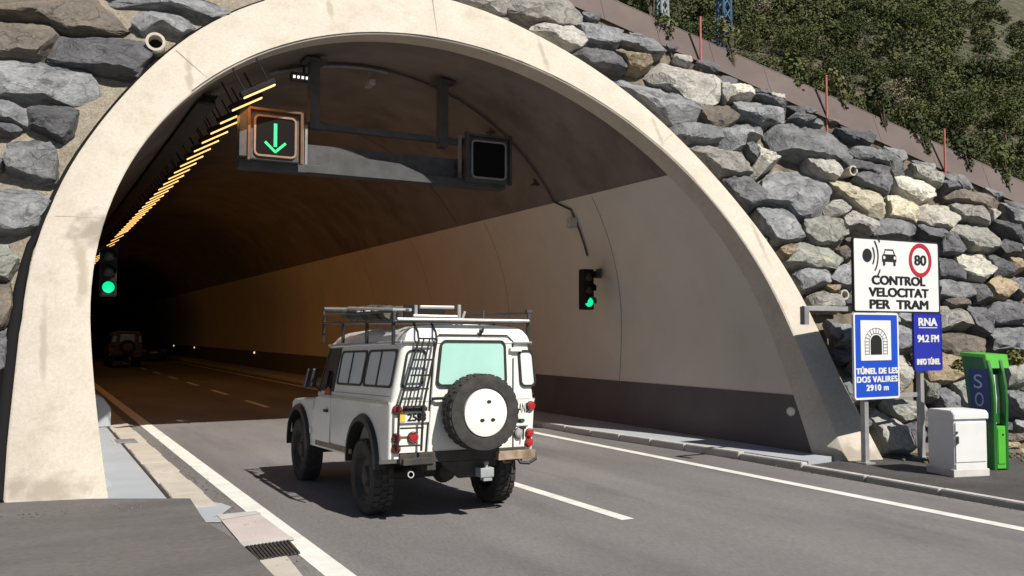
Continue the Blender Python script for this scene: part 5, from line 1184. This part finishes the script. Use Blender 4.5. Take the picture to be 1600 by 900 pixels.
# rear: door with teal window, corner windows, lamps
def rpane(x0, x1, z0, z1, mt, nm, y=-.012, r=.05, t=.028, parent=None):
    m = MB(); m.prism([((x0+x1)/2+a, y, (z0+z1)/2+b) for a, b in rrect(x1-x0, z1-z0, r)], (0,.01,0)); o = m.build(nm, mt, parent or car, warp=cw)
    m = MB(); frame_xz(m, (x0+x1)/2, (z0+z1)/2, x1-x0+2*t, z1-z0+2*t, t, y-.012, y+.012, r+t*.7); m.build('frame', M_trim, o, warp=cw); return o
m = MB(); m.prism([(-.44,-.010,.68),(.60,-.010,.68),(.60,-.010,1.93),(-.44,-.010,1.93)][::1], (0,.03,0), .012)
rd = m.build('rear_door', M_paint, car, warp=cw, smooth=40)
m = MB()
m.tube([(-.45,-.014,.69),(-.45,-.014,1.90),(-.40,-.014,1.945),(.52,-.014,1.945),(.605,-.014,1.88),(.605,-.014,1.80)], .009, 5); m.tube([(.605,-.014,1.70),(.605,-.014,.69)], .006, 5); m.build('seal', M_trim, rd, warp=cw)
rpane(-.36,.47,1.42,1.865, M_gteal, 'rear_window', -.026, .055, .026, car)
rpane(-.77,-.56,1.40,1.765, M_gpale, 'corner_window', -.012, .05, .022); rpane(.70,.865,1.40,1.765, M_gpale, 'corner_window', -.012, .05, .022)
m = MB(); m.tube([(.15,-.02,1.955),(.15,-.06,1.985),(.17,-.05,2.02)], .014, 6); m.box((.15,-.035,1.99),(.05,.04,.04), bev=.008); m.build('washer_jet', M_trim, car, warp=cw)
m = MB(); m.box((.63,-.03,1.79),(.16,.04,.045), bev=.008); m.box((.63,-.03,1.05),(.12,.04,.05), bev=.008); m.build('door_hinge', M_paint, rd, warp=cw)
m = MB(); m.tube([(-.42,-.03,1.27),(-.36,-.07,1.275),(-.27,-.07,1.275)], .016, 6); m.build('handle', M_trim, rd, warp=cw)
m = MB(); m.box((.05,-.032,1.455),(.40,.012,.02)); m.build('wiper', M_trim, rd, warp=cw)
m = MB(); m.tube([(.70,-.02,.92),(.70,-.05,.92),(.70,-.05,.80)], .010, 6); m.box((.70,-.03,.93),(.07,.03,.03)); m.build('catch', M_trim, car, warp=cw)
def rlamp(x, z, r, mt, nm):
    M = Matrix.Translation((x,-.0,z)) @ Matrix.Rotation(R(90),4,'X')
    m = MB(); m.lathe([(r,0),(r,.030),(r*.8,.045),(0,.055)], M, 20); o = m.build(nm, mt, car, smooth=40, warp=cw)
    m = MB(); m.lathe([(r*1.12,0),(r*1.12,.018),(r,.018)], M, 20); m.build('rim', M_trim, o, warp=cw)
rlamp(-.785,1.165,.048, M_red,'tail_light'); rlamp(-.785,.875,.046, M_red,'tail_light'); rlamp(-.785,.765,.046, M_red,'tail_light'); rlamp(-.60,.875,.055, M_red,'fog_light')
rlamp(.80,1.165,.048, M_red,'tail_light'); rlamp(.80,.865,.046, M_red,'tail_light'); rlamp(.80,.76,.046, M_red,'tail_light'); rlamp(.665,.87,.055, M_clear,'reversing_light')
m = MB(); m.box((-.60,-.02,1.085),(.34,.02,.115), bev=.006); pl = m.build('number_plate', M_plate, car, warp=cw)
m = MB(); m.box((-.735,-.032,1.09),(.065,.006,.10)); m.build('crest_panel', M_yellow, pl, warp=cw)
m = MB(); m.mesh(text_mesh('2583', .20, .075, .02, .003), Matrix.Translation((-.575,-.033,1.085)) @ XZ); m.build('lettering', M_signk, pl, warp=cw)
m = MB(); m.box((-.60,-.045,1.17),(.26,.05,.045), bev=.01); m.build('plate_lamp', M_trim, car, warp=cw)
m = MB(); m.mesh(text_mesh('AND', .13, .105, .0, .003), Matrix.Translation((.715,-.004,1.145)) @ XZ); m.build('lettering', M_signk, car, warp=cw)
m = MB(); m.lathe([(.045,0),(.045,.005),(0,.006)], Matrix.Translation((.69,-.002,1.005)) @ Matrix.Rotation(R(90),4,'X') @ Matrix.Scale(.55,4,(0,1,0)), 24); m.build('oval_badge', M_badge, car, warp=cw)
m = MB(); m.box((.66,-.004,.945),(.24,.004,.012)); m.build('name_strip', M_gsteel, car, warp=cw)
# spare wheel on the rear door
def wheel_parts(parent, M, rim_mat, disc=False, td=.03):
    r, w = WR, (.13 if disc else .118)
    m = MB(); m.lathe([(r*.60,-w*.75),(r*.66,-w*.98),(r*.86,-w*1.04),(r*.965,-w*.95),(r*.985,-w*.7),(r*.985,w*.7),(r*.965,w*.95),(r*.86,w*1.04),(r*.66,w*.98),(r*.60,w*.75)], M, 48, close=True)
    for k in range(28):
        a = 2*math.pi*k/28
        for s in (-1, 0, 1):
            q = a+(.11 if s == 0 else 0); RM = Matrix.Rotation(q, 4, 'Z') @ Matrix.Translation((r*.985, 0, s*w*.62))
            c = bmesh.new(); bmesh.ops.create_cube(c, size=1); bmesh.ops.scale(c, vec=(td if s else td*.8, .055, w*.5 if td > .02 else w*.42), verts=c.verts); bmesh.ops.transform(c, matrix=M @ RM, verts=c.verts); m.join(c)
    ty = m.build('tyre', M_rubber, parent, smooth=30)
    m = MB()
    if disc: m.lathe([(r*.62,w*.8),(r*.61,w*1.02),(r*.55,w*1.06),(r*.30,w*1.10),(0,w*1.12)], M, 40)
    else: m.lathe([(r*.60,w*.7),(r*.56,w*.72),(r*.50,w*.4),(r*.30,w*.35),(r*.22,w*.75),(0,w*.8)], M, 32)
    rm = m.build('rim', rim_mat, parent, smooth=40)
    return ty, rm
spare = bpy.data.objects.new('spare_wheel', None); COL.objects.link(spare); spare.parent = car; spare.location = (.10, -.20, 1.155); spare.rotation_euler = (R(-1),0,R(0))
wheel_parts(spare, Matrix.Rotation(R(90),4,'X'), M_paint, True, .014)
for x, z in ((-.05,-.075),(.075,-.075),(.03,.115)): m = MB(); m.lathe([(.026,0),(.026,.006),(0,.006)], Matrix.Translation((x,-.142,z)) @ Matrix.Rotation(R(90),4,'X') @ Matrix.Scale(.7,4,(0,1,0)), 16); m.build('hand_hole_shade', M_trim, spare)  # flat dark discs stand for the shade in the hand holes
m = MB(); m.tube([(.0,.0,.0),(.0,.2,.0)], .05, 10); m.build('bracket', M_trim, spare)
# road wheels
for s in (-1, 1):
    for y in (RAX, FAX):
        e = bpy.data.objects.new('wheel', None); COL.objects.link(e); e.parent = car; e.location = (s*.745, y, WR+.005); e.rotation_euler = (0,0,0)
        wheel_parts(e, Matrix.Rotation(R(90*s),4,'Y'), M_under)
# chassis and rear hardware
m = MB(); m.box((0,.02,.665),(1.50,.10,.11), bev=.01); m.build('rear_crossmember', M_under, car, warp=cw)
m = MB()
for s in (-1,1): m.box((s*.40,1.9,.60),(.09,3.6,.13))
m.box((0,1.9,.55),(.6,1.2,.12)); m.tube([(-.72,RAX,WR),(.72,RAX,WR)], .055, 10); m.tube([(-.72,FAX,WR),(.72,FAX,WR)], .055, 10); m.lathe([(0,-.14),(.10,-.12),(.14,0),(.10,.12),(0,.14)], Matrix.Translation((.12,RAX,WR)) @ Matrix.Rotation(R(90),4,'X'), 14)
m.tube([(.12,RAX,WR),(.12,FAX,WR+.1)], .035, 8); m.build('chassis', M_under, car)
m = MB(); m.tube([(-.42,.55,.50),(-.50,.30,.50),(-.62,-.03,.53)], .035, 12, cap=False); m.tube([(-.4,1.6,.5),(-.42,.9,.5)], .08, 12); m.build('exhaust', M_under, car)
m = MB(); m.lathe([(.036,0),(.036,.012),(.026,.012),(.026,0)], Matrix.Translation((-.625,-.04,.53)) @ Matrix.Rotation(R(80),4,'X'), 16, close=True); m.build('exhaust_tip', M_alu, car)
m = MB(); m.prism([(-.28,.0,.63),(.35,.0,.63),(.20,.02,.44),(-.05,.02,.44)], (0,.03,0), .005); m.build('tow_plate', M_under, car)
m = MB(); m.box((.22,-.06,.50),(.16,.14,.10), bev=.01); m.lathe([(0,.12),(.025,.115),(.028,.095),(.018,.08),(.018,0)], Matrix.Translation((.22,-.10,.50)), 14); m.box((.22,-.10,.43),(.10,.08,.03)); m.build('tow_hitch', M_bluecan, car)
m = MB(); m.box((.60,-.04,.66),(.46,.12,.09), bev=.008); m.tube([(.44,-.06,.66),(.48,-.02,.58),(.56,-.02,.58)], .015, 6); m.build('bumper_step', M_rust, car)
m = MB(); m.tube([(.62,-.06,.63),(.64,-.10,.575),(.74,-.11,.565),(.84,-.08,.60),(.86,-.02,.66)], .018, 8); m.build('tow_loop', M_trim, car)
m = MB(); m.box((-.55,-.03,.665),(.34,.10,.07), bev=.008); m.box((-.40,-.02,.60),(.10,.08,.08), bev=.01); m.build('bumper_step', M_under, car)
for s in (-1,1):
    m = MB(); m.box((s*.74, .02+.12, .42), (.28,.015,.30)); m.build('mud_flap', M_rubber, car) if False else m.bm.free()
# ladder
m = MB()
for x0, x1 in ((-.80,-.70),(-.535,-.47)):
    m.tube([(x0,-.085,.74),(x0,-.10,1.20),(x1,-.10,1.88),(x1,-.06,1.97),(x1,.06,2.06)], .014, 8)
for x0, x1 in ((-.71,-.635),(-.625,-.56)): m.tube([(x0,-.10,1.20),(x1,-.10,1.90)], .010, 6)
for z in (.80,.98,1.20,1.38,1.52,1.68,1.90):
    f = (z-.74)/(1.9-.74); m.tube([(-.80+.10*f,-.10,z),(-.535+.065*f,-.10,z)], .010, 6)
m.build('ladder', M_trim, car, warp=cw)
# roof rack
m = MB(); zl, zu = 2.115, 2.235
for z, x in ((zl,.80),):
    m.tube([(-x,-.02,z),(x,-.02,z)], .016, 8); m.tube([(-x,2.5,z),(x,2.5,z)], .016, 8)
    for s in (-1,1): m.tube([(s*x,-.02,z),(s*x,2.5,z)], .016, 8)
for y in np.arange(.25, 2.4, .3): m.tube([(-.80,y,zl),(.80,y,zl)], .009, 6)
for x in (-.4, 0, .4): m.tube([(x,-.02,zl),(x,2.5,zl)], .009, 6)
m.build('rack_floor', M_dsteel, car)
m = MB()
for s in (-1,1):
    for y in (.02,.85,1.7,2.5): m = MB(); m.tube([(s*.80,y,1.87),(s*.80,y,zl)], .02, 6); m.build('rack_foot', M_trim, car)
m = MB(); m.tube([(-.80,.0,zl),(-.80,.0,zu-.02)], .016, 6); m.tube([(-.80,2.5,zl),(-.80,2.5,zu+.04)], .016, 6); m.tube([(-.80,0,zu-.02),(-.80,2.5,zu-.02)], .014, 8)
m.tube([(.80,.0,zl),(.80,.0,zu-.01)], .022, 8); m.box((.80,0,zu),(.07,.05,.03)); m.tube([(.80,2.5,zl),(.80,2.5,zu)], .016, 6); m.tube([(.80,0,zu-.02),(.80,2.5,zu-.02)], .014, 8); m.tube([(.22,-.02,zl),(.22,-.02,zl+.12)], .016, 6)
m.tube([(-.80,2.5,zu+.06),(-.5,2.5,zu+.06)], .03, 8); m.build('rack_rail', M_dsteel, car)
m = MB(); m.tube([(-.78,-.035,zl+.02),(.78,-.035,zl+.01)], .018, 8); m.tube([(-.60,-.03,zl+.055),(-.10,-.03,zl+.05)], .018, 8); m.build('pale_tube', M_alu, car)
# gear lashed on the rack
gear = thing('aluminium_case', 'worn silver case lashed on the roof rack of the white car', 'case', (CARX-.34, CARY+.75, 2.125))
m = MB(); m.box((0,0,.09),(.46,.9,.14), bev=.02); m.build('shell', M_alu, gear)
for y in (-.45,-.1,.3): m = MB(); m.box((0,y,.093),(.475,.035,.152), bev=.004); m.build('strap', M_black, gear)
gear = thing('rolled_bundle', 'dark rolled bundle in black straps on the roof rack beside the silver case', 'bundle', (CARX-.66, CARY+1.1, 2.13))
m = MB(); m.tube([(0,-.6,.09),(0.02,0,.10),(0,.9,.09)], [.075,.088,.07], 12); m.build('roll', pmat('dark_canvas', (.05,.055,.05), (.11,.11,.10), 6, .9, .5, 25), gear, smooth=60)
for y in (-.4,.1,.6): m = MB(); m.lathe([(.092,-.02),(.095,0),(.092,.02)], Matrix.Translation((0,y,.095)) @ Matrix.Rotation(R(90),4,'X'), 16); m.build('strap', M_black, gear)
m = MB()
for x in (-.80,-.62): m.tube([(x,-.0,zu+.0),(x,1.5,zu+.05)], .018, 6)
for y in np.arange(.1,1.5,.28): m.tube([(-.80,y,zu),(-.62,y,zu)], .012, 6)
o = m.build('sand_ladder', M_alu, None, (CARX, CARY, 0)); tag(o, 'narrow pale metal ladder strapped along the left side of the roof rack', 'ladder')
m = MB(); m.box((-.32,-.0,zu+.03),(.40,.04,.035), bev=.01); m.tube([(-.56,0,zl),(-.56,0,zu+.05)], .02, 8); m.tube([(-.06,0,zl),(-.06,0,zu+.06)], .022, 8); m.tube([(-.02,.02,zl),(.02,.02,zu-.01)], .016, 8); m.build('rack_bar', M_alu, car)

# ------------------------------------------------------------------ the two cars far inside
def copy_tree(o, parent=None, skip=()):
    c = o.copy(); COL.objects.link(c); c.parent = parent
    for ch in list(o.children):
        if ch.name.split('.')[0] not in skip: copy_tree(ch, c, skip)
    return c
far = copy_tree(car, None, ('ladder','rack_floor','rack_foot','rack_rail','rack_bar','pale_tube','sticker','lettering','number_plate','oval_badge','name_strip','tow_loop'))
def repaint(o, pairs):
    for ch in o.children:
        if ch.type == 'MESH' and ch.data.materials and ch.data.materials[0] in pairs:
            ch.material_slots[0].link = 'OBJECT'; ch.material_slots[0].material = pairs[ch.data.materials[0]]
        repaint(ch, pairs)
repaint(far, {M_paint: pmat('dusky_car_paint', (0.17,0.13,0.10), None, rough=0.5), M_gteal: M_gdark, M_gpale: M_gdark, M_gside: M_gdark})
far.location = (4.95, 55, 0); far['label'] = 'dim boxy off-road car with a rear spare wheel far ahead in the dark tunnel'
t = thing('dark_car', 'low dark car in the right lane far inside the tunnel beside the boxy off-road car', 'car', (7.75, 66, 0))
m = MB(); m.prism([(-.86, y, z) for y, z in [(0,.35),(-.02,.80),(.15,.95),(.9,1.0),(3.3,.92),(4.2,.78),(4.3,.4),(4.0,.28),(.2,.28)]], (1.72,0,0), .05); m.build('body', M_carblk, t, smooth=40)
m = MB(); m.prism([(-.72, y, z) for y, z in [(.25,.95),(.75,1.38),(1.9,1.42),(2.9,.95)]], (1.44,0,0), .06); m.build('cabin', M_gdark, t, smooth=40)
for s in (-1,1):
    m = MB(); m.box((s*.66,-.03,.74),(.30,.03,.14), bev=.01); m.build('tail_light', M_red, t)
    for y in (.85,3.45):
        m = MB(); m.lathe([(0,-.1),(.31,-.1),(.32,0),(.31,.1),(0,.1)], Matrix.Translation((s*.78,y,.32)) @ Matrix.Rotation(R(90),4,'Y'), 20); m.build('wheel', M_rubber, t)
m = MB(); m.box((0,-.03,.62),(.5,.02,.11)); m.build('number_plate', M_plate, t)

# loose grit along the foot of the slope, the kerb and the gutter
gg = np.random.default_rng(8); GV, GQ = [], []
def grit(x, y, z, r):
    k = len(GV)*8; c = np.array([[a,b,d] for a in (-1,1) for b in (-1,1) for d in (-1,1)], float)*r*gg.uniform(.5,1.1,(8,3)); an = gg.uniform(0,6.3); ca, sa = math.cos(an), math.sin(an)
    c = c@np.array([[ca,sa,0],[-sa,ca,0],[0,0,.7]]); GV.append(c+np.array([x,y,z+r*.3])); GQ.extend([[k+i for i in f] for f in ((0,1,3,2),(4,6,7,5),(0,4,5,1),(2,3,7,6),(0,2,6,4),(1,5,7,3))])
for i in range(420): x = gg.uniform(11.7, 16.5); grit(x, faceY(x, 0)-abs(gg.normal())*.22-.05, AP, gg.uniform(.008,.035))
for i in range(160): y = gg.uniform(4, 14); grit(9.93-abs(gg.normal())*.10, y, 0, gg.uniform(.004,.010))
for i in range(220): y = gg.uniform(7.5, 18); grit(2.07+gg.normal()*.09, y, 0.002, gg.uniform(.004,.012))
for i in range(60): grit(gg.uniform(-1.5, 1.4), 11.15+gg.normal()*.12, 0.018, gg.uniform(.004,.014))
o = mesh_np('gravel', np.concatenate(GV), np.array(GQ), M_earth); tag(o, 'loose grit along the kerbs and the foot of the slope', 'gravel', kind='stuff')
